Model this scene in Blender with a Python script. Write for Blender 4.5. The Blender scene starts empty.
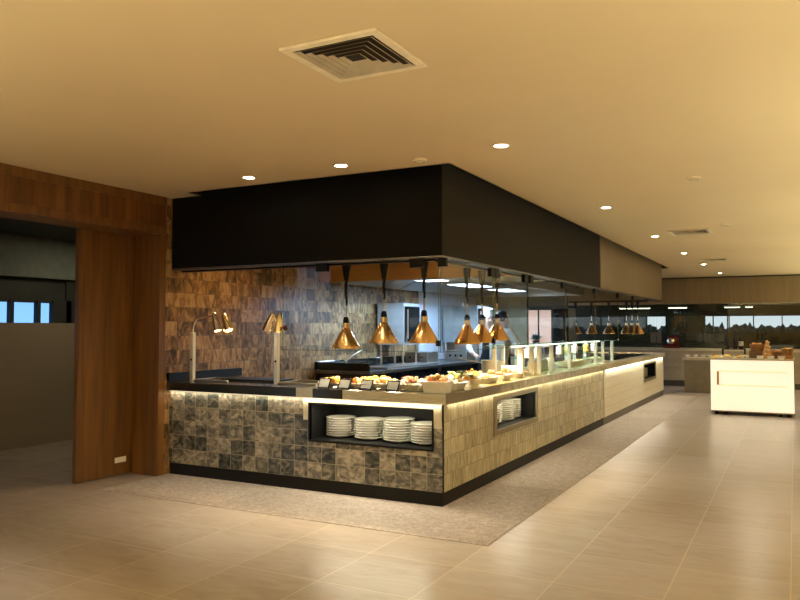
import bpy, bmesh, math, random
from mathutils import Vector, Matrix
R=random.Random(7)
SC=bpy.context.scene
COL=SC.collection
PI=math.pi
# ------------------------------------------------------------------ geometry helpers
def nb(): return bmesh.new()
def tf(bm,vs,rot=None,loc=(0,0,0)):
    m=Matrix.Translation(Vector(loc))
    if rot is not None:
        from mathutils import Euler
        m=m@Euler(rot).to_matrix().to_4x4()
    bmesh.ops.transform(bm,matrix=m,verts=vs)
def box(bm,x0,x1,y0,y1,z0,z1,bev=0.0,rot=None,loc=None,seg=2):
    r=bmesh.ops.create_cube(bm,size=1)
    vs=r['verts']
    for v in vs:
        v.co=Vector(((x0+x1)/2+v.co.x*(x1-x0),(y0+y1)/2+v.co.y*(y1-y0),(z0+z1)/2+v.co.z*(z1-z0)))
    if bev>0:
        es=list({e for v in vs for e in v.link_edges})
        r2=bmesh.ops.bevel(bm,geom=es,offset=bev,segments=seg,affect='EDGES',profile=.5)
        vs=list({v for f in r2['faces'] for v in f.verts}|{v for v in vs if v.is_valid})
    if rot is not None or loc is not None: tf(bm,vs,rot,loc or (0,0,0))
    return vs
def lathe(bm,prof,n=28,cx=0,cy=0,cz=0,rot=None,loc=None,jit=None):
    rings=[]
    for r,z in prof:
        if r<=1e-6: rings.append([bm.verts.new((cx,cy,cz+z))])
        else: rings.append([bm.verts.new((cx+r*math.cos(2*PI*k/n),cy+r*math.sin(2*PI*k/n),cz+z)) for k in range(n)])
    for a,b in zip(rings,rings[1:]):
        for k in range(n):
            k2=(k+1)%n
            if len(a)==1 and len(b)==1: continue
            if len(a)==1: bm.faces.new((a[0],b[k2],b[k]))
            elif len(b)==1: bm.faces.new((a[k],a[k2],b[0]))
            else: bm.faces.new((a[k],a[k2],b[k2],b[k]))
    vs=[v for r in rings for v in r]
    if rot is not None or loc is not None: tf(bm,vs,rot,loc or (0,0,0))
    return vs
def tube(bm,pts,r,n=10,cap=True):
    pts=[Vector(p) for p in pts]; rs=r if isinstance(r,(list,tuple)) else [r]*len(pts)
    rings=[];up=Vector((0,0,1))
    prev=None
    for i,p in enumerate(pts):
        d=(pts[min(i+1,len(pts)-1)]-pts[max(i-1,0)]).normalized()
        if prev is None:
            a=d.cross(up)
            if a.length<1e-3: a=d.cross(Vector((1,0,0)))
            a.normalize()
        else:
            a=(prev-d*prev.dot(d)).normalized()
        prev=a; b=d.cross(a)
        rings.append([bm.verts.new(p+(a*math.cos(2*PI*k/n)+b*math.sin(2*PI*k/n))*rs[i]) for k in range(n)])
    for a,b in zip(rings,rings[1:]):
        for k in range(n): bm.faces.new((a[k],a[(k+1)%n],b[(k+1)%n],b[k]))
    if cap:
        bm.faces.new(rings[0][::-1]); bm.faces.new(rings[-1])
    return [v for r in rings for v in r]
def blob(bm,c,s,sub=2,noise=0.0,rot=None,seed=None):
    r=bmesh.ops.create_icosphere(bm,subdivisions=sub,radius=1)
    vs=r['verts']
    rr=random.Random(seed if seed is not None else R.random())
    for v in vs:
        k=1+noise*(rr.random()-.5)*2
        v.co=Vector((v.co.x*s[0]*k,v.co.y*s[1]*k,v.co.z*s[2]*k))
    tf(bm,vs,rot,c)
    return vs
def obj(name,bm,mat,parent=None,smooth=False,loc=None,rot=None):
    bmesh.ops.recalc_face_normals(bm,faces=bm.faces)
    me=bpy.data.meshes.new(name)
    bm.to_mesh(me); bm.free()
    if smooth:
        for p in me.polygons: p.use_smooth=True
        try: me.set_sharp_from_angle(angle=math.radians(40))
        except Exception: pass
    o=bpy.data.objects.new(name,me); COL.objects.link(o)
    for m in (mat if isinstance(mat,(list,tuple)) else [mat]): me.materials.append(m)
    if parent: o.parent=parent
    if loc: o.location=loc
    if rot: o.rotation_euler=rot
    return o
def tag(o,label=None,cat=None,group=None,kind=None):
    if label: o['label']=label
    if cat: o['category']=cat
    if group: o['group']=group
    if kind: o['kind']=kind
    return o
def thing(name,label,cat,loc=(0,0,0),rz=0,group=None):
    o=bpy.data.objects.new(name,None); o.empty_display_size=.05
    COL.objects.link(o); o.location=loc; o.rotation_euler=(0,0,rz)
    return tag(o,label,cat,group)
def struct(name,bm,mat,label=None,smooth=False,parent=None):
    o=obj(name,bm,mat,parent,smooth)
    if not parent: o['kind']='structure'
    if label: o['label']=label
    return o
def dup(root,loc=None,rz=None,label=None,group=None):
    r=root.copy(); COL.objects.link(r)
    if loc is not None: r.location=loc
    if rz is not None: r.rotation_euler=(r.rotation_euler[0],r.rotation_euler[1],rz)
    if label: r['label']=label
    if group: r['group']=group
    for ch in list(root.children):
        c=ch.copy(); COL.objects.link(c); c.parent=r
        for g in list(ch.children):
            d=g.copy(); COL.objects.link(d); d.parent=c
    return r
# ------------------------------------------------------------------ materials
def new(name):
    m=bpy.data.materials.new(name); m.use_nodes=True
    nt=m.node_tree; nt.nodes.clear()
    out=nt.nodes.new('ShaderNodeOutputMaterial'); b=nt.nodes.new('ShaderNodeBsdfPrincipled')
    nt.links.new(b.outputs[0],out.inputs[0])
    return m,nt,b,out
def N(nt,t,**k):
    n=nt.nodes.new(t)
    for a,v in k.items(): setattr(n,a,v)
    return n
def setv(b,**k):
    for a,v in k.items(): b.inputs[a.replace('_',' ')].default_value=v
def c4(c): return (c[0],c[1],c[2],1)
def simple(name,col,rough=.5,metal=0,nscale=0,namt=.12,bump=0,spec=None,stretch=None):
    m,nt,b,out=new(name)
    setv(b,Roughness=rough,Metallic=metal)
    if spec is not None: b.inputs['Specular IOR Level'].default_value=spec
    tc=N(nt,'ShaderNodeTexCoord'); mp=N(nt,'ShaderNodeMapping')
    if stretch: mp.inputs['Scale'].default_value=stretch
    nt.links.new(tc.outputs['Object'],mp.inputs[0])
    no=N(nt,'ShaderNodeTexNoise'); no.inputs['Scale'].default_value=nscale or 8; no.inputs['Detail'].default_value=4
    nt.links.new(mp.outputs[0],no.inputs['Vector'])
    cr=N(nt,'ShaderNodeValToRGB')
    cr.color_ramp.elements[0].position=.3;cr.color_ramp.elements[1].position=.7
    cr.color_ramp.elements[0].color=c4([max(0,x*(1-namt)) for x in col]); cr.color_ramp.elements[1].color=c4([min(1,x*(1+namt)) for x in col])
    nt.links.new(no.outputs['Fac'],cr.inputs[0]); nt.links.new(cr.outputs[0],b.inputs['Base Color'])
    if bump:
        bp=N(nt,'ShaderNodeBump'); bp.inputs['Strength'].default_value=bump; bp.inputs['Distance'].default_value=.01
        nt.links.new(no.outputs['Fac'],bp.inputs['Height']); nt.links.new(bp.outputs[0],b.inputs['Normal'])
    return m
def emis(name,col,st):
    m,nt,b,out=new(name)
    setv(b,Base_Color=c4(col),Roughness=.5); b.inputs['Emission Color'].default_value=c4(col); b.inputs['Emission Strength'].default_value=st
    return m
def glassy(name,tint=(1,1,1),refl=.08,rough=.0):
    m=bpy.data.materials.new(name); m.use_nodes=True; nt=m.node_tree; nt.nodes.clear()
    out=N(nt,'ShaderNodeOutputMaterial'); tr=N(nt,'ShaderNodeBsdfTransparent'); gl=N(nt,'ShaderNodeBsdfGlossy'); mx=N(nt,'ShaderNodeMixShader')
    tr.inputs[0].default_value=c4(tint); gl.inputs['Roughness'].default_value=rough
    lw=N(nt,'ShaderNodeLayerWeight'); lw.inputs[0].default_value=.35
    mt=N(nt,'ShaderNodeMath',operation='MULTIPLY_ADD'); mt.inputs[1].default_value=.10; mt.inputs[2].default_value=refl
    nt.links.new(lw.outputs['Fresnel'],mt.inputs[0]); nt.links.new(mt.outputs[0],mx.inputs[0])
    nt.links.new(tr.outputs[0],mx.inputs[1]); nt.links.new(gl.outputs[0],mx.inputs[2]); nt.links.new(mx.outputs[0],out.inputs[0])
    return m
def tiles(name,axu,axv,tw,th,palette,grout,gw=.006,ou=0,ov=0,rough=.35,stretch=(6,6,6),off=0,vein=.5,bump=.4,var=1.0,nsc=1.0,wn=True):
    """square tiles in world metres; axu/axv choose which object axes run along and up the face"""
    m,nt,b,out=new(name); L=nt.links
    tc=N(nt,'ShaderNodeTexCoord'); sx=N(nt,'ShaderNodeSeparateXYZ'); L.new(tc.outputs['Object'],sx.inputs[0])
    cb=N(nt,'ShaderNodeCombineXYZ')
    def ax(a,o):
        n=N(nt,'ShaderNodeMath',operation='ADD'); n.inputs[1].default_value=o
        L.new(sx.outputs['XYZ'.index(a)],n.inputs[0]); return n
    u=ax(axu,100*tw-ou);v=ax(axv,100*th-ov)
    L.new(u.outputs[0],cb.inputs[0]);L.new(v.outputs[0],cb.inputs[1])
    br=N(nt,'ShaderNodeTexBrick'); br.offset=off; br.offset_frequency=2; br.squash=1
    br.inputs['Scale'].default_value=1;br.inputs['Mortar Size'].default_value=gw/2;br.inputs['Mortar Smooth'].default_value=.1
    br.inputs['Brick Width'].default_value=tw;br.inputs['Row Height'].default_value=th
    L.new(cb.outputs[0],br.inputs['Vector'])
    # per tile random from floored coordinates
    fl=N(nt,'ShaderNodeCombineXYZ')
    dv=N(nt,'ShaderNodeMath',operation='DIVIDE');dv.inputs[1].default_value=th;L.new(v.outputs[0],dv.inputs[0])
    fv=N(nt,'ShaderNodeMath',operation='FLOOR');L.new(dv.outputs[0],fv.inputs[0])
    du=N(nt,'ShaderNodeMath',operation='DIVIDE');du.inputs[1].default_value=tw;L.new(u.outputs[0],du.inputs[0])
    if off:
        md=N(nt,'ShaderNodeMath',operation='MODULO');md.inputs[1].default_value=2;L.new(fv.outputs[0],md.inputs[0])
        mo=N(nt,'ShaderNodeMath',operation='MULTIPLY_ADD');mo.inputs[1].default_value=off
        L.new(md.outputs[0],mo.inputs[0]);L.new(du.outputs[0],mo.inputs[2]);src=mo
    else: src=du
    fu=N(nt,'ShaderNodeMath',operation='FLOOR');L.new(src.outputs[0],fu.inputs[0])
    L.new(fu.outputs[0],fl.inputs[0]);L.new(fv.outputs[0],fl.inputs[1])
    wh=N(nt,'ShaderNodeTexWhiteNoise');wh.noise_dimensions='3D';L.new(fl.outputs[0],wh.inputs['Vector'])
    # veins, shifted per tile
    sc=N(nt,'ShaderNodeVectorMath',operation='SCALE');sc.inputs['Scale'].default_value=9.0 if wn else 0
    L.new(wh.outputs['Color'],sc.inputs[0])
    mp=N(nt,'ShaderNodeVectorMath',operation='MULTIPLY');mp.inputs[1].default_value=stretch;L.new(tc.outputs['Object'],mp.inputs[0])
    ad=N(nt,'ShaderNodeVectorMath',operation='ADD');L.new(mp.outputs[0],ad.inputs[0]);L.new(sc.outputs[0],ad.inputs[1])
    no=N(nt,'ShaderNodeTexNoise');no.inputs['Scale'].default_value=nsc;no.inputs['Detail'].default_value=6;no.inputs['Distortion'].default_value=1.2
    L.new(ad.outputs[0],no.inputs['Vector'])
    mx=N(nt,'ShaderNodeMath',operation='MULTIPLY_ADD');mx.inputs[1].default_value=var*.9
    s2=N(nt,'ShaderNodeMath',operation='MULTIPLY_ADD');s2.inputs[1].default_value=vein*2.2;s2.inputs[2].default_value=.5-vein*1.1-var*.45
    L.new(no.outputs['Fac'],s2.inputs[0]);L.new(wh.outputs['Value'],mx.inputs[0]);L.new(s2.outputs[0],mx.inputs[2])
    cr=N(nt,'ShaderNodeValToRGB'); e=cr.color_ramp.elements
    while len(e)<len(palette): e.new(.5)
    for i,c in enumerate(palette): e[i].position=i/(len(palette)-1); e[i].color=c4(c)
    L.new(mx.outputs[0],cr.inputs[0])
    mc=N(nt,'ShaderNodeMix',data_type='RGBA');L.new(br.outputs['Fac'],mc.inputs[0]);L.new(cr.outputs[0],mc.inputs[6]);mc.inputs[7].default_value=c4(grout)
    L.new(mc.outputs[2],b.inputs['Base Color']);setv(b,Roughness=rough)
    bp=N(nt,'ShaderNodeBump');bp.inputs['Strength'].default_value=bump;bp.inputs['Distance'].default_value=.004
    iv=N(nt,'ShaderNodeMath',operation='SUBTRACT');L.new(no.outputs['Fac'],iv.inputs[0]);L.new(br.outputs['Fac'],iv.inputs[1])
    L.new(iv.outputs[0],bp.inputs['Height']);L.new(bp.outputs[0],b.inputs['Normal'])
    return m
def wood(name,dark,light,grain=(14,14,.9),rough=.45,plank=None,axis='Y'):
    m,nt,b,out=new(name);L=nt.links
    tc=N(nt,'ShaderNodeTexCoord');mp=N(nt,'ShaderNodeMapping');mp.inputs['Scale'].default_value=grain
    L.new(tc.outputs['Object'],mp.inputs[0])
    no=N(nt,'ShaderNodeTexNoise');no.inputs['Scale'].default_value=1.6;no.inputs['Detail'].default_value=7;no.inputs['Roughness'].default_value=.62;no.inputs['Distortion'].default_value=.5
    L.new(mp.outputs[0],no.inputs['Vector'])
    cr=N(nt,'ShaderNodeValToRGB');cr.color_ramp.elements[0].position=.3;cr.color_ramp.elements[1].position=.72
    cr.color_ramp.elements[0].color=c4(dark);cr.color_ramp.elements[1].color=c4(light);L.new(no.outputs['Fac'],cr.inputs[0])
    last=cr.outputs[0]
    if plank:
        sx=N(nt,'ShaderNodeSeparateXYZ');L.new(tc.outputs['Object'],sx.inputs[0])
        dv=N(nt,'ShaderNodeMath',operation='DIVIDE');dv.inputs[1].default_value=plank;L.new(sx.outputs['XYZ'.index(axis)],dv.inputs[0])
        fl=N(nt,'ShaderNodeMath',operation='FLOOR');L.new(dv.outputs[0],fl.inputs[0])
        wh=N(nt,'ShaderNodeTexWhiteNoise');wh.noise_dimensions='1D';L.new(fl.outputs[0],wh.inputs['W'])
        mr=N(nt,'ShaderNodeMapRange');mr.inputs['To Min'].default_value=.78;mr.inputs['To Max'].default_value=1.15;L.new(wh.outputs['Value'],mr.inputs[0])
        vm=N(nt,'ShaderNodeVectorMath',operation='SCALE');L.new(last,vm.inputs[0]);L.new(mr.outputs[0],vm.inputs['Scale']);last=vm.outputs[0]
    L.new(last,b.inputs['Base Color']);setv(b,Roughness=rough)
    bp=N(nt,'ShaderNodeBump');bp.inputs['Strength'].default_value=.15;bp.inputs['Distance'].default_value=.003;L.new(no.outputs['Fac'],bp.inputs['Height']);L.new(bp.outputs[0],b.inputs['Normal'])
    return m
M={}
M['floor']=tiles('floor_tile','X','Y',.611,.611,[(.28,.225,.19),(.41,.345,.305),(.49,.425,.38)],(.56,.45,.35),gw=.007,ou=-1.13,ov=-1.97,rough=.27,stretch=(1.6,5,1),vein=.30,bump=.10,var=.22,nsc=2)
M['border']=tiles('rough_stone_border','X','Y',.611,.611,[(.17,.135,.11),(.32,.26,.22),(.48,.41,.36)],(.40,.32,.25),gw=.006,ou=-1.13,ov=-1.97,rough=.62,stretch=(9,9,9),vein=.8,bump=.8,var=.3,nsc=3)
M['ceiling']=simple('ceiling_plaster',(.74,.585,.365),.5,nscale=.7,namt=.03,spec=.4)
M['wood_header']=wood('wood_strip_header',(.10,.038,.009),(.24,.10,.024),(9,9,.7),.42,plank=.075)
M['wood']=wood('wood_veneer',(.10,.041,.010),(.235,.108,.027),(10,10,.55),.4)
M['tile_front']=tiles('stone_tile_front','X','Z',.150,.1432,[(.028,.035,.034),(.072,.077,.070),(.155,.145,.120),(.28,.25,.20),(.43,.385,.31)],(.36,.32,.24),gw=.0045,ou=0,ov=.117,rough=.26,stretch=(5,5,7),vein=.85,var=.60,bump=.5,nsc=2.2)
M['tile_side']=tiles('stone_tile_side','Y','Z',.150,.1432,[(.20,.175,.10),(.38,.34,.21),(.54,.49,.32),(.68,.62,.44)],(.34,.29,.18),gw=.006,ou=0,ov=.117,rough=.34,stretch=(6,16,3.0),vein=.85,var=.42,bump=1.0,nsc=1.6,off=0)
M['tile_white']=tiles('ribbed_cream_tile','Y','Z',.60,.1432,[(.62,.57,.42),(.76,.70,.54),(.84,.79,.63)],(.56,.50,.36),gw=.003,ou=5.88,ov=.117,rough=.35,stretch=(2,2,40),vein=.6,var=.15,bump=.8,nsc=2)
M['tile_wall']=tiles('stone_tile_wall','Y','Z',.185,.148,[(.035,.022,.012),(.11,.062,.026),(.24,.13,.050),(.38,.23,.10),(.46,.31,.15)],(.10,.06,.03),gw=.003,ou=0,ov=.95,rough=.30,stretch=(5,6,3),vein=.95,var=.62,bump=.6,nsc=2.0,off=.5)
M['tile_back']=tiles('beige_tile_back','X','Z',.60,.10,[(.30,.235,.15),(.40,.32,.21),(.48,.39,.26)],(.30,.24,.15),gw=.004,rough=.4,stretch=(3,3,9),vein=.5,var=.3,bump=.4,nsc=2,off=.5)
M['black']=simple('matt_black_panel',(.0045,.0045,.0032),.65,nscale=3,namt=.15,spec=.15)
M['litpanel']=wood('black_panel_lit_side',(.008,.006,.0025),(.013,.0095,.004),(10,10,.6),.8)  # same panel as the front, coloured browner where light reaches its side
M['tanpanel']=wood('tan_laminate',(.20,.15,.085),(.26,.195,.11),(14,14,.6),.42)
M['soffit']=wood('back_soffit_veneer',(.22,.155,.075),(.29,.205,.10),(8,8,.8),.4)
M['kick']=simple('dark_plinth',(.007,.0065,.0055),.5,nscale=5,spec=.25)
M['kick_far']=simple('bronze_plinth',(.085,.072,.045),.4,nscale=5)
M['slab']=simple('dark_bronze_stone_edge',(.026,.024,.018),.16,nscale=14,namt=.3,spec=1)
M['slab_side']=simple('olive_stone_top',(.42,.36,.18),.25,nscale=14,namt=.25)
M['slab_far']=simple('cream_stone_top',(.52,.45,.30),.3,nscale=14,namt=.12)
M['bronzeframe']=simple('bronze_frame',(.20,.165,.095),.35,nscale=6)
M['steel']=simple('brushed_steel',(.55,.54,.50),.28,1,nscale=20,namt=.08,stretch=(1,1,12))
M['paleSteel']=simple('pale_steel',(.80,.76,.62),.35,.6)
M['steel_d']=simple('dark_steel',(.20,.20,.19),.32,1,nscale=10)
M['chrome']=simple('chrome',(.82,.78,.70),.10,1)
M['brass']=simple('polished_copper_brass',(1,.58,.22),.24,.86,nscale=10,namt=.05)
M['brass_in']=simple('pale_brass_neck',(.92,.74,.42),.18,1)
M['blk']=simple('black_plastic',(.006,.006,.006),.45,spec=.25)
M['blkgloss']=simple('black_glass',(.008,.010,.010),.06)
M['white']=simple('white_porcelain',(.90,.88,.78),.18,nscale=6,namt=.03)
M['plate']=simple('cream_porcelain',(.74,.71,.60),.2,nscale=6,namt=.03)
M['card']=simple('grey_card',(.50,.50,.46),.5)
M['glass']=glassy('clear_glass',(.985,.992,.985),.006)
M['glass_edge']=glassy('glass_edge',(.78,.88,.84),.08)
M['glass_dark']=glassy('smoked_glass',(.68,.69,.62),.05)
M['kwhite']=simple('kitchen_white_panel',(.62,.66,.70),.35,nscale=3,namt=.05)
M['kceil']=simple('kitchen_dark_ceiling',(.10,.095,.08),.6)
M['kwarm']=wood('amber_wood_bulkhead',(.42,.21,.055),(.58,.31,.09),(.8,.8,9),.45)
M['kfloor']=simple('kitchen_floor',(.07,.065,.055),.5)
M['beige']=simple('beige_kitchen_wall',(.36,.28,.155),.5,nscale=5,namt=.2)
M['darkwall']=simple('dark_olive_wall',(.045,.05,.035),.5)
M['plaster_l']=simple('taupe_fabric_wall',(.30,.255,.19),.75,nscale=30,namt=.08,stretch=(1,1,12))
M['teal']=simple('blue_grey_bulkhead',(.16,.19,.175),.7)
M['ldark']=simple('side_room_dark_paint',(.035,.042,.038),.6)
M['vent']=simple('painted_vent_metal',(.86,.74,.54),.45)
M['lens']=emis('downlight_lens',(1,.86,.62),30)
M['lens_w']=emis('kitchen_light_lens',(.62,.82,1),4)
M['lens_g']=emis('reflected_light_glow',(.95,1,.80),9)
M['led']=emis('led_strip',(1,.90,.66),1.2)
M['onyx']=emis('backlit_cream_panel',(.86,.78,.60),.52)
M['onyxframe']=emis('backlit_panel_seam',(.78,.64,.36),.40)
M['bulb']=emis('heat_lamp_bulb',(1,.72,.38),7)
M['postlit']=simple('frosted_white_post',(.93,.91,.80),.35)
M['pinkglow']=emis('lit_pink_window',(.75,.50,.38),.42)
M['leaf']=simple('leaf_green',(.05,.12,.05),.5)
M['teal_leaf']=simple('blue_green_leaf',(.05,.16,.16),.5)
M['hedge']=simple('hedge_leaves',(.030,.040,.012),.8,nscale=6,namt=.6)
M['skin']=simple('skin',(.40,.21,.13),.5)
M['cloth_w']=simple('white_chef_cloth',(.62,.62,.60),.8)
M['cloth_b']=simple('beige_grey_cloth',(.36,.31,.23),.8)
M['cloth_k']=simple('black_cloth',(.012,.012,.013),.8)
M['hair']=simple('black_hair',(.010,.009,.008),.5)
M['red']=simple('red_enamel',(.12,.012,.012),.25)
M['bottle']=simple('dark_bottle_glass',(.012,.010,.012),.08)
M['label']=simple('bottle_paper',(.55,.50,.42),.6)
FO={}
for k,c in dict(pastry=(.55,.27,.06),bread=(.42,.20,.06),cheese=(.85,.52,.12),ham=(.80,.42,.32),salmon=(.86,.34,.16),cream=(.85,.76,.58),salad=(.22,.28,.09),tomato=(.50,.12,.05),dark=(.16,.07,.03),corn=(.80,.50,.08)).items():
    FO[k]=simple('food_'+k,c,.45,nscale=30,namt=.25,bump=.3)

H=.93; L_=3.05; D_=11.7; CZ=2.80
# ------------------------------------------------------------------ SETTING
bm=nb(); box(bm,-6.1,7,-12,15.6,-.1,0); struct('floor',bm,M['floor'])
bm=nb()
# L-shaped border as two runs
box(bm,-L_,.72,-.86,0.0,.0,.003); box(bm,0,.72,0.0,D_,.0,.003)
struct('trim_1',bm,M['border'],'rough dark stone border strip in the floor around the buffet counter')
# ceiling with a slot (recess) around the fascia
gx,gy=.13,-.18
bm=nb()
def cb_(x0,x1,y0,y1): box(bm,x0,x1,y0,y1,CZ,CZ+.06)
cb_(-3.6,7,-12,gy); cb_(gx,7,gy,15.6); cb_(-3.6,gx,D_+.06,15.6); cb_(-3.6,-2.65,gy,0.0)
struct('ceiling',bm,M['ceiling'])
bm=nb()  # black inside of the recess
box(bm,-2.65,gx,gy-.02,gy,CZ,CZ+.25); box(bm,gx,gx+.02,gy-.02,D_+.08,CZ,CZ+.25); box(bm,-2.67,-2.65,gy,0,CZ,CZ+.25)
box(bm,-2.67,gx+.02,gy-.02,.0,CZ+.25,CZ+.27); box(bm,0,gx+.02,0,D_+.08,CZ+.25,CZ+.27); box(bm,-.1,gx,D_+.06,D_+.08,CZ,CZ+.25)
struct('trim_2',bm,M['black'],'black shadow gap recessed into the ceiling around the bulkhead')
# fascia / bulkhead above the counter
bm=nb(); box(bm,-L_,-.012,.012,.09,2.08,3.02); struct('wall_bulkhead_front',bm,M['black'],'black bulkhead panel over the front of the buffet')
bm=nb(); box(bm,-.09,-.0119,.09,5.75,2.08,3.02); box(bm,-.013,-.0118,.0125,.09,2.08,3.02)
struct('wall_bulkhead_side',bm,M['litpanel'],'black bulkhead panel over the long side, light on it coloured brown')
bm=nb(); box(bm,-.09,-.002,5.75,D_,2.085,3.02); box(bm,-3.05,-.09,D_-.08,D_,2.085,3.02)
struct('wall_bulkhead_far',bm,M['tanpanel'],'lighter brown bulkhead panel at the far end of the buffet')
bm=nb(); box(bm,-L_,-.0,.0,.12,2.065,2.08,.002); box(bm,-.12,0,.12,D_,2.065,2.08,.002)
struct('trim_3',bm,M['steel_d'],'thin metal channel along the bottom of the bulkhead')
bm=nb(); box(bm,-L_+.02,-.14,.13,.17,2.05,2.075); box(bm,-.17,-.14,.17,5.0,2.05,2.075)
struct('trim_4',bm,M['blk'],'black lamp rail behind the bulkhead')
# left tiled wall
bm=nb(); box(bm,-3.25,-L_,-.075,9.4,0,2.95); struct('wall_left',bm,M['tile_wall'],'stone tiled wall at the left end of the buffet')
# wood portal
bm=nb(); box(bm,-3.41,-L_+.004,-.155,-.075,0,2.42)
box(bm,-3.41,-L_+.004,-3.6,-3.4,0,2.42)
struct('door_frame_1',bm,M['wood'],'wooden post and reveal framing the side room opening')
bm=nb(); box(bm,-3.41,-L_+.012,-9,-.075,2.42,2.495,.003); struct('trim_5',bm,M['wood'],'wooden beam under the header panel')
bm=nb(); box(bm,-3.41,-L_,-9,-.075,2.495,2.72); struct('wall_header',bm,M['wood_header'],'wooden strip header above the side room opening')
bm=nb(); box(bm,-3.41,-L_+.014,-9,-.075,2.72,2.80,.003); struct('trim_6',bm,M['wood'],'plain wooden crown strip under the ceiling')
bm=nb(); box(bm,-3.41,-L_,-9,-3.6,0,2.42); struct('wall_wood',bm,M['wood'])
# sliding door leaf
d=thing('sliding_door','tall brown wooden sliding door leaf beside the side room opening','door',(-3.42,-.48,0))
bm=nb(); box(bm,-.05,0,-.335,.42,0.012,2.5,.003); obj('door_panel',bm,M['wood'],d)
bm=nb(); box(bm,0.0,.008,.19,.33,.13,.185,.003); s=obj('wall_socket',bm,M['white'],d,loc=(0,-.07,0)); tag(s,'small white outlet plate low on the door')
# side room
bm=nb(); box(bm,-6.1,-5.9,-6,6,0,1.54); struct('wall_side_room',bm,M['plaster_l'],'taupe lower wall of the side room')
bm=nb(); box(bm,-6.1,-5.86,-6,6,2.11,2.62); struct('wall_side_room_upper',bm,M['teal'],'blue grey bulkhead of the side room')
bm=nb(); box(bm,-6.1,-3.42,-6,6,2.62,2.70); struct('ceiling_side_room',bm,M['ldark'])
bm=nb(); box(bm,-5.9,-5.885,-6,6,0,.06); struct('baseboard_side_room',bm,M['plaster_l'])
bm=nb(); box(bm,-6.1,-3.3,5.9,6.1,0,2.62); struct('wall_side_room_end',bm,M['plaster_l'])
bm=nb(); box(bm,-6.1,-5.92,1.02,1.6,1.54,2.11); box(bm,-6.1,-5.95,-6,1.02,1.80,2.11); box(bm,-6.1,-5.95,1.6,6,1.54,2.11)
for y in (.25,.62): box(bm,-6.0,-5.92,y-.022,y+.022,1.54,1.83)
box(bm,-6.0,-5.92,.82,1.1,1.54,1.83)
for y in (-.5,-1.1): box(bm,-6.0,-5.92,y-.04,y+.04,1.54,1.83)
struct('window_1',bm,M['ldark'],'dark framed ribbon window of the side room')
bm=nb(); box(bm,-6.03,-6.02,-6,1.02,1.54,1.80); struct('window_pane_1',bm,glassy('blue_window_glass',(.48,.66,.80),.03),'glass of the side room window')
# back wall
YB=15.2
bm=nb(); box(bm,-3.3,7,YB,YB+.2,2.11,2.80); struct('wall_back',bm,M['soffit'],'veneered soffit of the back wall')
bm=nb(); box(bm,-3.3,7,YB-.06,YB,2.775,2.80); struct('trim_7',bm,M['black'],'black shadow line between ceiling and back wall')
bm=nb(); box(bm,-3.3,7,YB+.05,YB+.06,.97,2.11); struct('window_2',bm,M['glass_dark'],'smoked glass along the back wall')
bm=nb(); box(bm,-6.1,7,YB+1.2,YB+1.3,0,1.36); box(bm,-6.1,7,YB+1.2,YB+1.3,1.80,2.4); box(bm,-6.1,-1.12,YB+1.2,YB+1.3,1.36,1.80); box(bm,-.62,.42,YB+1.2,YB+1.3,1.36,1.80)
struct('wall_service',bm,M['darkwall'],'added dark wall behind the smoked glass, framing the imitated reflection')
bm=nb(); box(bm,-6.1,7,YB+.06,YB+1.3,2.2,2.3); struct('ceiling_service',bm,simple('service_ceiling',(.14,.13,.09),.5))
bm=nb(); 
for x in (.62,.98,1.02,1.62,2.3,3.4): box(bm,x-.012,x+.012,YB+1.18,YB+1.3,1.36,1.80)
struct('window_reflection',bm,M['darkwall'],'thin mullions of the added window imitating a reflection in the smoked glass')  # window built behind the glass in place of a reflected one
# right & rear closure
bm=nb(); box(bm,7,7.1,-12,15.6,0,2.9); struct('wall_right',bm,simple('warm_wall',(.45,.33,.20),.6))
bm=nb(); box(bm,-6.1,7.1,-12.1,-12,0,2.9); struct('wall_rear',bm,simple('warm_rear_wall',(.45,.33,.20),.6))
# ------------------------------------------------------------------ BACK COUNTER
t=thing('back_counter','long cream counter along the back wall with bronze plinth','counter',(0,0,0))
bm=nb(); box(bm,-3.2,6.9,YB-.70,YB-.02,.15,.90); obj('body',bm,M['tile_back'],t)
bm=nb(); box(bm,-3.2,6.9,YB-.72,YB+.03,.90,.96,.004); obj('countertop',bm,M['slab_far'],t)
bm=nb(); box(bm,-3.2,6.9,YB-.66,YB-.02,0,.15); obj('plinth',bm,M['kick_far'],t)
# ------------------------------------------------------------------ BUFFET COUNTER
C=thing('buffet_counter','long corner buffet counter clad in stone tiles with a dark plinth','counter',(0,0,0))
def shell_x(x0,x1,y0,y1,z0,z1,hx0,hx1,hz0,hz1,bm):   # panel with opening, face along X
    box(bm,x0,hx0,y0,y1,z0,z1);box(bm,hx1,x1,y0,y1,z0,z1);box(bm,hx0,hx1,y0,y1,z0,hz0);box(bm,hx0,hx1,y0,y1,hz1,z1)
bm=nb()
shell_x(-L_,0,0,.06,.117,.845,-1.345,-.085,.455,.795,bm)
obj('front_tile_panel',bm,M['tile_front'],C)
bm=nb()
def shell_y(x0,x1,y0,y1,z0,z1,hy0,hy1,hz0,hz1,bm):
    box(bm,x0,x1,y0,hy0,z0,z1);box(bm,x0,x1,hy1,y1,z0,z1);box(bm,x0,x1,hy0,hy1,z0,hz0);box(bm,x0,x1,hy0,hy1,hz1,z1)
shell_y(-.06,-.0,.0601,5.88,.117,.845,1.235,2.515,.47,.772,bm)
box(bm,-.002,.0015,.0,.0605,.117,.845)
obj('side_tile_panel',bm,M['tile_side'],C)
bm=nb(); shell_y(-.06,.004,5.88,D_,.117,.845,9.33,10.67,.47,.772,bm); box(bm,-3.0,-.06,D_-.06,D_,.117,.845)
obj('far_tile_panel',bm,M['tile_white'],C)
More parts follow.
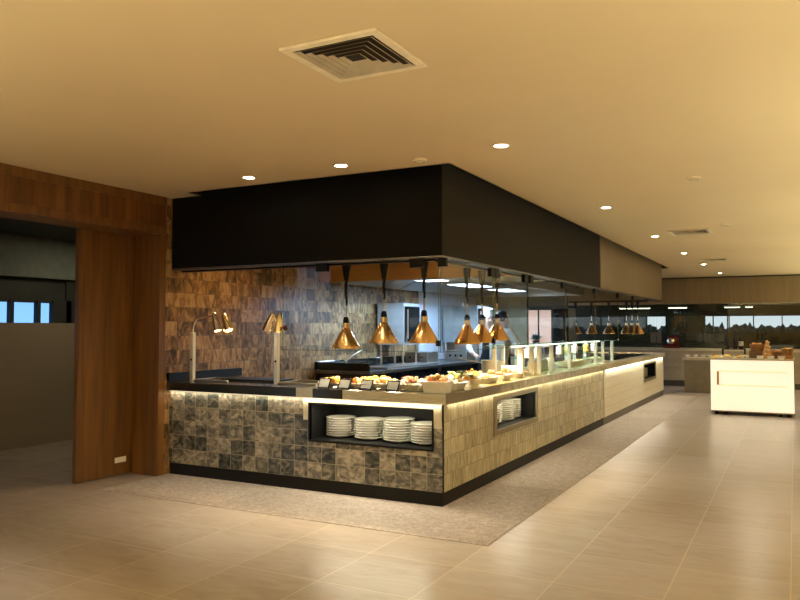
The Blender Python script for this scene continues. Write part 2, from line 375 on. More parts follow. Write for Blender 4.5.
bm=nb(); box(bm,.0,.003,.0,.012,.117,.845); box(bm,-.006,.004,-.003,.0,.117,.845); obj('corner_trim',bm,M['blk'],C)
bm=nb(); box(bm,.004,.006,5.872,5.886,.117,.845); obj('joint_trim',bm,M['steel'],C)
bm=nb(); box(bm,-L_,-.015,.015,.075,0,.117); box(bm,-.08,-.015,.075,5.88,0,.117); obj('plinth',bm,M['kick'],C)
bm=nb(); box(bm,-.08,-.012,5.88,D_-.02,0,.117); box(bm,-3.0,-.08,D_-.08,D_-.02,0,.117); p_=obj('plinth',bm,M['kick_far'],C); tag(p_,'bronze plinth of the far section')
# tops: front run, side run, far run
bm=nb(); box(bm,-L_,.046,-.046,.78,.845,H,.003); obj('countertop',bm,M['slab'],C)
bm=nb(); box(bm,.040,.0475,-.044,1.24,.846,.929); obj('edge_band',bm,M['bronzeframe'],C)
bm=nb(); box(bm,-.95,.046,-.0475,-.044,.846,.929); box(bm,-1.45,-1.27,-.0475,-.044,.846,.929); q_=obj('edge_band',bm,simple('metal_edge_pale_reflection',(.52,.48,.33),.3,.35,nscale=12,namt=.15,stretch=(1,1,8)),C); tag(q_,'metal band on the front edge, its pale reflection put into the colour')  # pale reflection on the slab edge, put into the colour of added bands
bm=nb(); box(bm,-1.40,-.012,-.003,.0,.799,.845); box(bm,-1.40,-1.344,-.003,.0,.64,.799); box(bm,-.086,-.012,-.003,.0,.64,.799); obj('niche_glow_band',bm,simple('pale_glow_band',(.56,.52,.40),.35,nscale=10),C)  # pale bands added to imitate the LED glow around the niche
bm=nb(); box(bm,-.80,.0462,.7805,5.88,.8451,H,.003); q=obj('countertop',bm,M['slab_side'],C)
bm=nb(); box(bm,-.80,.05,5.8805,D_+.04,.85,H,.003); box(bm,-3.0,-.80,10.9,D_+.04,.85,H,.003); q=obj('countertop',bm,M['slab_far'],C); tag(q,'pale top of the far section')
# undersides/inner carcass
bm=nb(); box(bm,-L_,-1.40,.40,.74,.0,.845); box(bm,-1.40,-.80,.72,.75,0,.845);box(bm,-.79,-.75,.9,D_-.1,0,.845)
obj('carcass',bm,M['steel_d'],C)
# niches (dark lined boxes open to the front)
def niche(parent,kind,a0,a1,z0,z1,depth,fr=M['bronzeframe']):
    bm=nb();t=.015
    if kind=='x':
        box(bm,a0,a1,.06+depth,.06+depth+t,z0-.01,z1+.01);box(bm,a0-t,a0,.0,.06+depth,z0-t,z1+t);box(bm,a1,a1+t,.0,.06+depth,z0-t,z1+t)
        box(bm,a0,a1,-.004,.06+depth,z0-t,z0);box(bm,a0,a1,.0,.06+depth,z1,z1+t)
        o=obj('shelf_niche',bm,M['blk'],parent)
        bm=nb();w=.014
        box(bm,a0-w,a1+w,-.006,.03,z0-w,z0);box(bm,a0-w,a1+w,-.006,.03,z1,z1+w);box(bm,a0-w,a0,-.006,.03,z0,z1);box(bm,a1,a1+w,-.006,.03,z0,z1)
        obj('niche_frame',bm,M['blk'],parent)
    else:
        box(bm,-.06-depth-t,-.06-depth,a0,a1,z0,z1);box(bm,-.06-depth,-.005,a0-t,a0,z0-t,z1+t);box(bm,-.06-depth,-.005,a1,a1+t,z0-t,z1+t)
        box(bm,-.06-depth,-.005,a0,a1,z0-t,z0);box(bm,-.06-depth,-.005,a0,a1,z1,z1+t)
        o=obj('shelf_niche',bm,M['blk'],parent)
        bm=nb();w=.05
        box(bm,-.02,.009,a0-w*1.6,a1+w,z0-w,z0);box(bm,-.02,.009,a0-w*1.6,a1+w,z1,z1+w);box(bm,-.02,.009,a0-w*1.6,a0,z0,z1);box(bm,-.02,.009,a1,a1+w,z0,z1)
        obj('niche_frame',bm,fr,parent)
    return o
niche(C,'x',-1.33,-.10,.462,.785,.40)
niche(C,'y',1.245,2.505,.478,.765,.40)
niche(C,'y',9.34,10.66,.478,.765,.35)
# LED strips under the overhang
bm=nb(); box(bm,-L_+.02,0,-.016,-.008,.840,.845)
led=obj('led_strip',bm,M['led'],C)
bm=nb(); box(bm,.008,.016,.02,11.6,.840,.845); led2=obj('led_strip',bm,M['led'],C)
# upstand at left wall and raised slab
bm=nb(); box(bm,-L_,-L_+.03,-.04,1.09,H,1.02,.002); box(bm,-L_,-L_+.001,-.04,.0,H,1.02); obj('upstand',bm,M['blk'],C)
# ------------------------------------------------------------------ PLATES
def plate_mesh():
    bm=nb()
    lathe(bm,[(0,0),(.085,0),(.09,.004),(.125,.018),(.145,.024),(.146,.028),(.142,.029),(.12,.023),(.088,.009),(.08,.007),(0,.007)],36)
    return bm
plate0=obj('dinner_plate',plate_mesh(),M['plate'],smooth=True)
first=[True]
ORD=['topmost','second from the top','third from the top','fourth from the top','fifth from the top','sixth from the top','seventh from the top','eighth from the top','ninth from the top','tenth from the top']
def put_plate(x,y,z,sc,label,group):
    if first[0]: o=plate0; first[0]=False
    else: o=plate0.copy(); COL.objects.link(o)
    o.location=(x,y,z); o.scale=(sc,sc,1); o.rotation_euler=(0,0,R.random()*6)
    tag(o,label,'plate',group)
pos=[(-1.18,.30,8),(-.865,.29,8),(-.555,.27,9),(-.265,.25,8)]
nm=['leftmost','second','third','rightmost']
for (x,y,n),s in zip(pos,nm):
    for k in range(n):
        put_plate(x+R.uniform(-.003,.003),y+R.uniform(-.003,.003),.463+k*.0225,.97,'cream plate, %s, in the %s stack of the front niche'%(ORD[n-1-k],s),'plates in the %s stack of the front niche'%s)
pos=[(-.22,1.42,7),(-.24,1.72,9),(-.22,2.02,10),(-.24,2.31,9)]
nm2=['nearest','second nearest','third nearest','farthest']
for (x,y,n),s in zip(pos,nm2):
    for k in range(n):
        put_plate(x,y,.479+k*.0225,.85,'cream plate, %s, in the %s stack of the side niche'%(ORD[n-1-k],s),'plates in the %s stack of the side niche'%s)
for (x,y,n),s in zip([(-.2,9.7,8),(-.2,10.2,8)],['nearer','farther']):
    for k in range(n): put_plate(x,y,.479+k*.0225,.85,'plate, %s, in the %s stack of the far niche'%(ORD[n-1-k],s),'plates in the %s stack of the far niche'%s)
# ------------------------------------------------------------------ PENDANT HEAT LAMPS
def lamp_parts(root,top):
    """top = distance from rim up to the rail"""
    bm=nb()
    lathe(bm,[(.134,-.002),(.1345,0),(.128,.018),(.034,.185),(.028,.19),(.024,.186),(.125,.016),(.13,.0)],40); obj('lamp_shade',bm,M['brass'],root,True)
    bm=nb(); lathe(bm,[(0,.178),(.033,.178),(.033,.235),(.020,.24),(.018,.27),(0,.27)],24); obj('lamp_neck',bm,M['brass_in'],root,True)
    bm=nb(); tube(bm,[(0,0,.265),(0,0,.40)],.008,10); obj('lamp_stem',bm,M['chrome'],root,True)
    bm=nb(); lathe(bm,[(0,.235),(.028,.235),(.028,.262),(.02,.29),(0,.29)],20); obj('lamp_collar',bm,M['blk'],root,True)
    bm=nb(); pts=[]
    n=40;z0=.395;z1=top-.12
    for i in range(n+1):
        a=i/n; pts.append((.004*math.sin(a*9),.004*math.cos(a*7),z0+(z1-z0)*a))
    tube(bm,pts,.010,8)
    # coil windings near the top
    pts=[(.015*math.cos(i*.9),.015*math.sin(i*.9),z0+(z1-z0)*(.25+.7*i/70)) for i in range(70)]
    tube(bm,pts,.004,6); obj('power_cord',bm,M['blk'],root,True)
    bm=nb(); lathe(bm,[(0,top-.15),(.022,top-.15),(.026,top-.12),(.044,top),(0,top)],20); obj('ceiling_mount',bm,M['blk'],root,True)
    bm=nb(); blob(bm,(0,0,.10),(.034,.034,.044),2); obj('bulb',bm,M['bulb'],root,True)
GL='copper cone heat lamps hanging over the buffet'
front=[(-1.132,1.287,'copper cone heat lamp hanging lowest, leftmost over the front food trays'),
       (-.726,1.338,'copper cone heat lamp in the middle of the three over the front food trays'),
       (-.32,1.342,'copper cone heat lamp just left of the glass corner of the buffet')]
for x,z,lb in front:
    t=thing('pendant_heat_lamp',lb,'lamp',(x,.30,z),0,GL); lamp_parts(t,2.072-z)
side=[(1.235,1.316,'copper cone heat lamp nearest the corner on the long side of the buffet'),
      (1.64,1.324,'copper cone heat lamp in the middle of the three on the long side'),
      (2.085,1.343,'copper cone heat lamp on the long side in front of the dark haired cook')]
for y,z,lb in side:
    t=thing('pendant_heat_lamp',lb,'lamp',(-.30,y,z),0,GL); lamp_parts(t,2.072-z)
far=[(-1.78,'leftmost of the small distant lamps at the far end of the buffet'),(-1.42,'second from the left of the small distant lamps'),(-1.04,'third from the left of the small distant lamps'),
     (-.66,'fourth from the left of the small distant lamps'),(-.54,'second from the right of the small distant lamps'),(-.42,'rightmost of the small distant lamps at the far end')]
src=None
for x,lb in far:
    if src is None:
        src=thing('pendant_heat_lamp','copper cone lamp, '+lb,'lamp',(x,11.1,1.35),0,GL); lamp_parts(src,.72)
        for ch in src.children: pass
    else: dup(src,(x,11.1,1.35),0,'copper cone lamp, '+lb)
bm=nb(); box(bm,-2.0,-.2,11.07,11.13,2.04,2.08); struct('trim_8',bm,M['blk'],'black lamp rail over the far end of the buffet')
# ------------------------------------------------------------------ SNEEZE GUARD GLASS + CLAMPS
gd='clear glass sneeze guard pane hanging '
def pane(x0,x1,y0,y1,z0,z1,lb):
    t=thing('sneeze_guard',gd+lb,'glass screen',(0,0,0),0,'hanging glass panes around the buffet')
    bm=nb(); box(bm,x0,x1,y0,y1,z0,z1); obj('pane',bm,M['glass'],t)
    bm=nb()
    if x1-x0>y1-y0:
        for xx in (x0,x1-.006): box(bm,xx,xx+.006,y0-.0005,y1+.0005,z0,z1)
        box(bm,x0,x1,y0-.0005,y1+.0005,z0-.003,z0+.004)
    else:
        for yy in (y0,y1-.010): box(bm,x0-.0005,x1+.0005,yy,yy+.010,z0,z1)
        box(bm,x0-.0005,x1+.0005,y0,y1,z0-.003,z0+.004)
    obj('pane_edge',bm,M['glass_edge'],t)
pane(-1.685,-.066,.056,.066,1.27,2.064,'over the front food trays')
ys=[.056,1.325,2.40,3.97,5.6,7.24,8.58,10.06]
pl=['over the long side, right beside the corner','over the long side, second pane from the corner','over the long side, above the pot','over the glass case','over the far end of the glass case','over the cooktop','over the far end cooktop']
for i in range(7): pane(-.060,-.050,ys[i]+.006,ys[i+1]-.006,1.27,2.064,pl[i])
cl=[(-1.24,.061),(-.27,.061),(-.03,.061)]
lb=['black glass clamp under the bulkhead, leftmost of the front ones','black glass clamp under the bulkhead above the third heat lamp','black glass clamp under the bulkhead at the corner']
for i,((x,y),l) in enumerate(zip(cl,lb)):
    bm=nb(); w=.062 if i<2 else .04; box(bm,x-w,x+w,y-.02,y+.02,1.99,2.064,.004); tag(obj('glass_clamp',bm,M['blk']),l,'clamp','black glass clamps')
lb=['nearest the corner','second from the corner','third from the corner','fourth from the corner','fifth from the corner','sixth from the corner','farthest from the corner','last before the far end']
for y,l in zip([1.27,1.39,2.30,2.52,3.84,5.6,7.24,8.58],lb):
    bm=nb(); box(bm,-.075,-.035,y-.05,y+.05,1.98,2.064,.004); tag(obj('glass_clamp',bm,M['blk']),'black glass clamp on the long side, '+l,'clamp','black glass clamps')
# small fittings where the panes meet at the bottom
for x,y,l in [(-.07,.06,'small black fitting at the bottom of the glass corner'),(-.055,1.325,'small black fitting between the panes in front of the heat lamps')]:
    bm=nb(); box(bm,x-.016,x+.016,y-.02,y+.02,1.32,1.37,.004); tag(obj('glass_fitting',bm,M['blk']),l,'fitting')
# ------------------------------------------------------------------ CARVING LAMPS
def carve(x,y,lb,mirror=1):
    t=thing('carving_lamp',lb,'lamp',(x,y,H),0)
    bm=nb(); box(bm,-.021,.021,-.021,.021,0,.50,.004); obj('post',bm,M['paleSteel'],t)
    bm=nb(); box(bm,-.004,.004,-.0205,-.0185,.05,.45); obj('post_slot',bm,M['brass_in'],t)
    bm=nb(); tube(bm,[(0,0,.012),(.44,.03,.012),(.44,.03,.0)],.010,8); tube(bm,[(0,0,.012),(0,.35,.012),(.44,.38,.012)],.008,8); obj('base_frame',bm,M['steel'],t,True)
    bm=nb(); blob(bm,(0,-.022,.22),(.014,.008,.014),1); obj('knob',bm,M['blk'],t)
    pts=[]
    if mirror>0:
        for i in range(13):
            a=PI-(PI/2)*i/12*1.0
            pts.append((.11+.11*math.cos(a),0,.50+.15*math.sin(a)))
        pts.append((.26,0,.665)); pts.append((.30,0,.67))
        hx=.33
    else:
        pts=[(0,0,.5),(0,.0,.58),(-.02,-.02,.66),(-.03,-.02,.69)]; hx=-.02
    bm=nb(); tube(bm,pts,.011,10); obj('gooseneck',bm,M['chrome'],t,True)
    for k,(dx,dy,tl) in enumerate(((0,-.03,-.30),(.09,.02,-.42))):
        if mirror<0: dx=dx*.8-.04; tl=.45-.35*k
        bm=nb(); lathe(bm,[(.052,-.10),(.054,-.10),(.048,-.06),(.026,.07),(.020,.085),(0,.088),(0,.083),(.018,.08),(.045,-.06)],26)
        o=obj('lamp_shade',bm,M['chrome'] if k==0 else M['brass_in'],t,True,loc=(hx+dx,dy,.61),rot=(0,tl,0))
        bm=nb(); blob(bm,(0,0,-.082),(.036,.036,.02),2); obj('bulb',bm,M['bulb'],o,True)
    return t
carve(-2.905,.17,'steel post carving lamp with a curved neck at the left end of the counter')
q=carve(-1.886,.24,'steel post carving lamp with a red knob, standing left of the sign cards',-1)
bm=nb(); blob(bm,(.10,-.0,.545),(.026,.026,.026),2); tube(bm,[(0,0,.545),(.09,0,.545)],.006,8); tag(obj('red_knob',bm,M['red'],q,True),'round red knob')
# dark tray on counter left
bm=nb(); box(bm,-2.7,-2.0,.36,.68,H,H+.022,.008); tag(obj('carving_board',bm,M['blk']),'dark carving board lying between the two carving lamps','board')
# ------------------------------------------------------------------ FOOD
def tray_mesh(w,d,h,t=.008,fl=.82):
    bm=nb()
    rows=[]
    def ring(sx,sy,z,n=5,r=.018):
        pts=[];cs=[(1,1,0),(-1,1,PI/2),(-1,-1,PI),(1,-1,1.5*PI)]
        for ax,ay,a0 in cs:
            for k in range(n):
                a=a0+PI/2*k/(n-1); pts.append(bm.verts.new((ax*(sx-r)+r*math.cos(a),ay*(sy-r)+r*math.sin(a),z)))
        return pts
    rg=[ring(w/2*fl,d/2*fl,0),ring(w/2,d/2,h),ring(w/2+.006,d/2+.006,h+.002),ring(w/2-.004,d/2-.004,h+.003),ring(w/2*fl-t,d/2*fl-t,t)]
    for a,b in zip(rg,rg[1:]):
        for k in range(len(a)): bm.faces.new((a[k],a[(k+1)%len(a)],b[(k+1)%len(a)],b[k]))
    bm.faces.new(rg[0][::-1]);bm.faces.new(rg[-1])
    return bm
def food_proto(kind):
    bm=nb()
    if kind in('pastry','bread'):   # curved crescent roll
        pts=[];rs=[]
        for i in range(11):
            a=(i/10-.5)*2.0; pts.append((.045*math.sin(a),.045*math.cos(a)-.04,0.018+.002*math.cos(a*3))); rs.append(.004+.018*math.cos((i/10-.5)*PI)**.7*(1+.10*math.sin(i*2.6)))
        tube(bm,pts,rs,12)
    elif kind in('cheese','ham','salmon','cream'):  # folded slice
        n=14;f=[]
        for j in range(3):
            for i in range(n+1):
                a=i/n*2*PI
        for i in range(9):
            u=(i/8-.5)*.085
            zz=.012*math.sin(i*1.15)+.016
            f.append([bm.verts.new((u,(j/6-.5)*.08*math.sqrt(max(.12,1-(i/8*2-1)**2)),zz+.004*math.sin(j*2.1))) for j in range(7)])
        for i in range(8):
            for j in range(6): bm.faces.new((f[i][j],f[i+1][j],f[i+1][j+1],f[i][j+1]))
        bmesh.ops.solidify(bm,geom=bm.faces[:],thickness=.006)
    elif kind=='salad':
        for k in range(5):
            a=k*1.3; f=[]
            for i in range(5):
                w=.018*math.sin(PI*(i+.4)/5)
                c=Vector((math.cos(a)*.045*i/4,math.sin(a)*.045*i/4,.012+.03*math.sin(i/4*2.2)))
                s=Vector((-math.sin(a),math.cos(a),0))*w
                f.append([bm.verts.new(c-s),bm.verts.new(c+Vector((0,0,-.005))),bm.verts.new(c+s)])
            for i in range(4):
                for j in range(2): bm.faces.new((f[i][j],f[i+1][j],f[i+1][j+1],f[i][j+1]))
        bmesh.ops.solidify(bm,geom=bm.faces[:],thickness=.002)
    elif kind=='tomato': 
        blob(bm,(0,0,.018),(.02,.02,.018),2); lathe(bm,[(0,.035),(.006,.036),(0,.04)],6)
    elif kind=='corn':
        tube(bm,[(-.05,0,.015),(-.03,0,.016),(0,0,.017),(.03,0,.016),(.05,0,.015)],[.005,.014,.017,.014,.005],12)
    else:
        blob(bm,(0,0,.02),(.035,.028,.02),2,.10,seed=3); 
    return bm
PROT={}
def food(kind,x,y,z,label,group,cat):
    names=dict(pastry='pastry_roll',bread='bread_roll',cheese='cheese_slice',ham='ham_slice',salmon='salmon_slice',cream='cream_wafer',salad='salad_leaves',tomato='cherry_tomato',corn='corn_pastry',dark='meat_ball')
    if kind not in PROT: PROT[kind]=obj(names[kind],food_proto(kind),FO[kind],smooth=True); o=PROT[kind]
    else: o=PROT[kind].copy(); COL.objects.link(o)
    o.location=(x,y,z); s=R.uniform(.85,1.15); o.scale=(s,s,s*R.uniform(.9,1.3)); o.rotation_euler=(R.uniform(-.25,.25),R.uniform(-.25,.25),R.uniform(0,6.28))
    tag(o,label,cat,group)
CAT=dict(pastry='pastry',bread='bread',cheese='cheese',ham='ham',salmon='salmon',cream='wafer',salad='salad',tomato='tomato',corn='pastry',dark='meatball')
SHORT=dict(pastry='pastries',bread='bread',cheese='cheese',ham='ham',salmon='salmon',cream='wafers',salad='salad',tomato='tomatoes',corn='yellow pastries',dark='meatballs')
DESC=dict(pastry='golden pastry roll',bread='brown bread roll',cheese='yellow cheese slice',ham='pink ham slice',salmon='orange salmon slice',cream='pale cream wafer',salad='green salad leaves',tomato='red cherry tomato',corn='yellow filled pastry',dark='dark meatball')
def tray(x,y,w,d,h,rz,where,kinds,n,adj='white'):
    bm=tray_mesh(w,d,h); o=obj('serving_dish',bm,M['white'],loc=(x,y,H),rot=(0,0,rz),smooth=True)
    ks=' and '.join(SHORT[k] for k in list(dict.fromkeys(kinds))[:2])
    tag(o,'%s dish of %s, %s'%(adj,ks,where),'serving dish','white serving dishes on the buffet')
    nx=max(2,int(round(w/.085)));ny=max(2,int(round(d/.085)));c=0
    for lay in range(3):
        for i in range(nx):
            for j in range(ny):
                if c>=n: return
                if lay and R.random()<.35: continue
                u=((i+.5)/nx-.5)*(w*.78-.02*lay)+R.uniform(-.01,.01);v=((j+.5)/ny-.5)*(d*.78-.02*lay)+R.uniform(-.01,.01)
                k=kinds[R.randrange(len(kinds))]
                food(k,x+u*math.cos(rz)-v*math.sin(rz),y+u*math.sin(rz)+v*math.cos(rz),H+h*.62+lay*.024,'%s in the dish %s'%(DESC[k],where),'%s in the dish %s'%(SHORT[k],where),CAT[k])
                c+=1
# front run
tray(-1.16,.22,.26,.30,.045,0,'leftmost on the front run',['cheese','corn','pastry'],16)
tray(-.88,.20,.24,.30,.050,0,'second from the left, near the second sign card',['pastry','cheese'],15)
tray(-.63,.24,.22,.30,.055,0,'behind the third sign card',['pastry','bread','cream'],16)
tray(-.38,.22,.24,.28,.055,0,'behind the fourth sign card',['ham','cream'],16)
tray(-.10,.10,.235,.20,.095,0.05,'at the corner of the counter',['ham','pastry','cream'],16,'deep white')
tray(-.90,.55,.26,.24,.05,0,'leftmost in the second row',['pastry','corn'],12)
tray(-.58,.55,.26,.24,.05,0,'in the middle of the second row',['ham','salmon','cream'],12)
tray(-.28,.52,.26,.24,.05,0,'on the right of the second row',['ham','cream'],12)
# side run
S=[(-.13,.47,.20,.28,.06,'first on the long side',['cheese','corn','cream'],14),
(-.42,.84,.22,.26,.05,'behind the first one on the long side',['cream','ham'],10),
(-.16,.90,.20,.26,.06,'second on the long side',['cream','salad','cheese'],14),
(-.17,1.32,.24,.30,.055,'third on the long side',['cream','cheese','bread'],14),
(-.47,1.35,.22,.26,.05,'behind the third one on the long side',['pastry','salad'],10),
(-.17,1.76,.24,.30,.06,'fourth on the long side',['pastry','ham'],14),
(-.48,1.85,.22,.26,.05,'behind the fourth one on the long side',['pastry','cheese'],10),
(-.19,2.22,.24,.30,.05,'fifth on the long side',['salmon','pastry','cream'],14)]
for x,y,w,d,h,wh,k,n in S: tray(x,y,w,d,h,R.uniform(-.08,.08),wh,k,n)
tray(-.22,2.70,.24,.26,.04,0,'inside the near end of the glass case',['pastry','cream'],10)
# sign cards
for x,y,l in [(-1.20,.02,'leftmost, below the yellow food'),(-.985,.02,'second from the left'),(-.765,.03,'third from the left'),(-.50,.03,'rightmost, beside the deep white dish')]:
    t=thing('sign_card','small blank menu card in a dark slanted frame, '+l,'sign card',(x,y,H),R.uniform(-.1,.1),'slanted menu cards on the front run')
    bm=nb(); box(bm,-.066,.066,-.003,.003,.000,.100,.002,rot=(-.45,0,0)); obj('card_frame',bm,M['blk'],t)
    bm=nb(); box(bm,-.053,.053,-.0055,-.003,.013,.086,0,rot=(-.45,0,0)); obj('card',bm,M['card'],t)
    bm=nb(); box(bm,-.05,.05,.0,.045,0,.012,.003); obj('card_foot',bm,M['steel'],t)
# pepper mills / small bottles between cards
for x,y,l in [(-1.075,.06,'right of the first sign card'),(-.855,.07,'right of the second sign card'),(-.64,.07,'right of the third sign card'),(-.40,.07,'right of the fourth sign card')]:
    t=thing('tongs','steel serving tongs lying '+l,'tongs',(x,y,H),R.uniform(-.3,.3),'serving tongs on the front run')
    for s in(-1,1):
        bm=nb(); tube(bm,[(0,-.05,.012),(s*.012,.0,.014),(s*.018,.09,.010),(s*.010,.12,.006)],[.004,.005,.005,.007],8); obj('tong_arm',bm,M['steel'],t,True)
# pot with handle
t=thing('saucepan','shiny steel saucepan with a long handle behind the long side food','pan',(-.62,2.80,H))
bm=nb(); lathe(bm,[(0,0),(.125,0),(.135,.01),(.137,.155),(.142,.160),(.135,.160),(.130,.02),(0,.012)],36); obj('pan_body',bm,M['paleSteel'],t,True)
bm=nb(); tube(bm,[(-.12,-.05,.13),(-.22,-.14,.155),(-.34,-.25,.19)],[.010,.011,.012],10); obj('handle',bm,M['steel'],t,True)
# ------------------------------------------------------------------ GLASS CASE on long side
t=thing('display_case','glass display case with lit white posts on the long side of the counter','display case',(0,0,H))
for i,y in enumerate([2.66,2.95,3.46,4.31,5.8,6.28,6.95]):
    for x in (-.10,-.55):
        bm=nb(); box(bm,x-.022,x+.022,y-.022,y+.022,0,.335,.004); obj('post',bm,M['postlit'],t)
bm=nb(); box(bm,-.62,-.05,2.60,7.02,.335,.343); obj('glass_top',bm,M['glass_edge'],t)
bm=nb(); box(bm,-.076,-.070,2.60,7.02,.05,.335); obj('glass_front',bm,M['glass'],t)
bm=nb(); box(bm,-.58,-.12,2.98,6.9,.17,.178); obj('glass_shelf',bm,M['glass_edge'],t)
bm=nb(); box(bm,-.34,-.30,2.65,6.98,.318,.333); obj('light_strip',bm,emis('case_light',(1,.95,.75),4),t)
bm=nb(); box(bm,-.11,-.05,2.21,2.27,H,1.255,.005); tag(obj('white_post',bm,M['postlit']),'tall white post standing alone left of the glass case','post')
bm=nb(); box(bm,-.36,-.16,2.36,2.54,H,1.05,.008); tag(obj('napkin_box',bm,M['card']),'white napkin box between the lone post and the glass case','box')
def jar(x,y,z,r,h,mat,lb,nm='storage_jar',cat='jar',g=None):
    t=thing(nm,lb,cat,(x,y,z),0,g)
    bm=nb(); lathe(bm,[(0,0),(r,0),(r,h*.8),(r*.8,h*.88),(0,h*.88)],20); obj('jar_body',bm,mat,t,True)
    bm=nb(); lathe(bm,[(0,h*.88),(r*.85,h*.88),(r*.85,h),(0,h)],20); obj('lid',bm,M['steel'],t,True)
jar(-.24,3.14,H,.06,.16,FO['cheese'],'yellow jar in the glass case, left of the other yellow one')
jar(-.24,3.30,H,.06,.18,FO['corn'],'yellow jar in the glass case, right of the other yellow one')
jar(-.30,3.75,H,.07,.15,FO['salad'],'green jar in the glass case behind the yellow jars')
jar(-.30,4.05,H,.06,.18,M['white'],'white jar in the glass case beside the green jar')
def bowl(x,y,z,r,mat,fill,lb):
    t=thing('bowl',lb,'bowl',(x,y,z),0,'bowls in the glass case')
    bm=nb(); lathe(bm,[(0,0),(r*.5,0),(r*.9,r*.45),(r,r*.6),(r*.96,r*.6),(r*.5,.02),(0,.015)],26); obj('bowl_body',bm,mat,t,True)
    bm=nb(); blob(bm,(0,0,r*.5),(r*.85,r*.85,r*.22),3,.10,seed=5); obj('filling',bm,fill,t,True)
for y,f,l in [(4.55,'salad','green salad'),(4.85,'tomato','red tomatoes'),(5.15,'cream','pale cheese'),(5.45,'corn','yellow corn'),(6.05,'salad','dark green leaves'),(6.55,'cream','white yoghurt')]:
    bowl(-.26,y,H,.12,M['white'],FO[f],'white bowl of %s in the glass case'%l)
for i,y in enumerate([3.2,3.6,4.6,5.0,5.4,6.1,6.6]):
    jar(-.32,y,H+.18,.05,.12,[M['white'],FO['cream'],M['white'],FO['salad'],M['white'],FO['cheese'],M['white']][i],'small jar on the shelf of the glass case, number %s from its near end'%['one','two','three','four','five','six','seven'][i],g='small jars on the glass shelf')
# cooktop on far section
t=thing('cooktop','black glass cooktop set in the far end of the counter','cooktop',(0,0,H))
bm=nb(); box(bm,-.62,-.10,7.3,10.7,0,.012,.003); obj('glass_plate',bm,M['blkgloss'],t)
for y in (7.7,8.4,9.1,9.8): 
    bm=nb(); lathe(bm,[(.10,.0125),(.115,.0125),(.115,.015),(.10,.015),(.10,.0125)],30,cx=-.35,cy=y); obj('burner_ring',bm,M['steel_d'],t)
for y,l in [(7.7,'nearest'),(8.35,'middle'),(9.2,'farthest')]:
    t=thing('frying_pan','low dark frying pan on the cooktop, %s of the three'%l,'pan',(-.34,y,H+.013),0,'pans on the cooktop')
    bm=nb(); lathe(bm,[(0,0),(.11,0),(.14,.04),(.136,.04),(.105,.006),(0,.005)],28); obj('pan_body',bm,M['steel_d'],t,True)
    bm=nb(); tube(bm,[(-.13,0,.035),(-.3,0,.05)],.010,8); obj('handle',bm,M['blk'],t,True)
# ------------------------------------------------------------------ KITCHEN
bm=nb(); box(bm,-L_,-.8,.78,10.9,0,.004); struct('floor_kitchen',bm,M['kfloor'])
bm=nb(); box(bm,-L_,-.09,.09,2.75,2.62,2.66); struct('ceiling_kitchen_front',bm,simple('amber_ceiling',(.5,.36,.2),.6))
bm=nb(); box(bm,-L_,-.09,2.75,D_-.08,2.42,2.46); struct('ceiling_kitchen',bm,M['kceil'])
bm=nb(); box(bm,-L_,-.20,2.72,2.78,2.09,2.62); struct('trim_9',bm,M['kwarm'],'amber wooden bulkhead at the front end of the hood')
bm=nb(); box(bm,-L_,-1.98,8.25,8.35,0,2.42); struct('wall_kitchen_back',bm,M['beige'],'beige tiled kitchen end wall')
bm=nb(); box(bm,-1.98,-1.2,8.25,8.35,1.86,2.42); box(bm,-1.98,-1.52,8.25,8.35,0,.95); struct('wall_kitchen_back_right',bm,M['darkwall'])
t=thing('tall_refrigerator','tall dark refrigerator beside the pink lit window','refrigerator',(-1.36,8.40,0))
bm=nb(); box(bm,-.155,.155,0,.5,.1,1.86,.005); obj('fridge_body',bm,M['steel_d'],t)
bm=nb(); box(bm,-.15,.15,-.02,0,.14,1.84,.005); obj('fridge_door',bm,M['blkgloss'],t)
bm=nb(); tube(bm,[(.11,-.05,.9),(.11,-.05,1.4)],.010,8); obj('handle',bm,M['steel'],t)
bm=nb(); box(bm,-1.97,-1.53,8.31,8.34,.95,1.82); struct('window_4',bm,M['pinkglow'],'softly lit pink window at the kitchen end')
bm=nb(); box(bm,-1.775,-1.755,8.27,8.34,.95,1.82); struct('window_frame_4',bm,M['blk'])
t=thing('potted_plant','blue green leafy plant in front of the pink lit window','plant',(-1.76,8.1,1.12))
bm=nb()
for k in range(26):
    a=R.uniform(0,6.28);ln=R.uniform(.10,.2);el=R.uniform(.2,1.3)
    d=Vector((math.cos(a)*math.cos(el),math.sin(a)*math.cos(el)*.5,math.sin(el)));s=Vector((-math.sin(a),math.cos(a),0))
    c0=Vector((0,0,.12));w=.028
    v=[bm.verts.new(c0),bm.verts.new(c0+d*ln*.5-s*w),bm.verts.new(c0+d*ln),bm.verts.new(c0+d*ln*.5+s*w)];bm.faces.new(v)
bmesh.ops.solidify(bm,geom=bm.faces[:],thickness=.003)
obj('leaves',bm,M['teal_leaf'],t)
bm=nb(); lathe(bm,[(0,0),(.05,0),(.065,.12),(.058,.12),(.045,.02),(0,.02)],18); obj('plant_pot',bm,M['blk'],t,True)
bm=nb(); box(bm,-2.0,-1.53,7.9,8.24,.0,1.12,.004); tag(obj('kitchen_cabinet',bm,M['steel_d']),'steel cabinet below the pink lit window','cabinet')
# cool white wall cladding on left wall
bm=nb(); box(bm,-L_,-L_+.02,5.68,8.25,.9,2.09); struct('wall_cladding',bm,M['kwhite'],'cool white cladding on the kitchen wall')
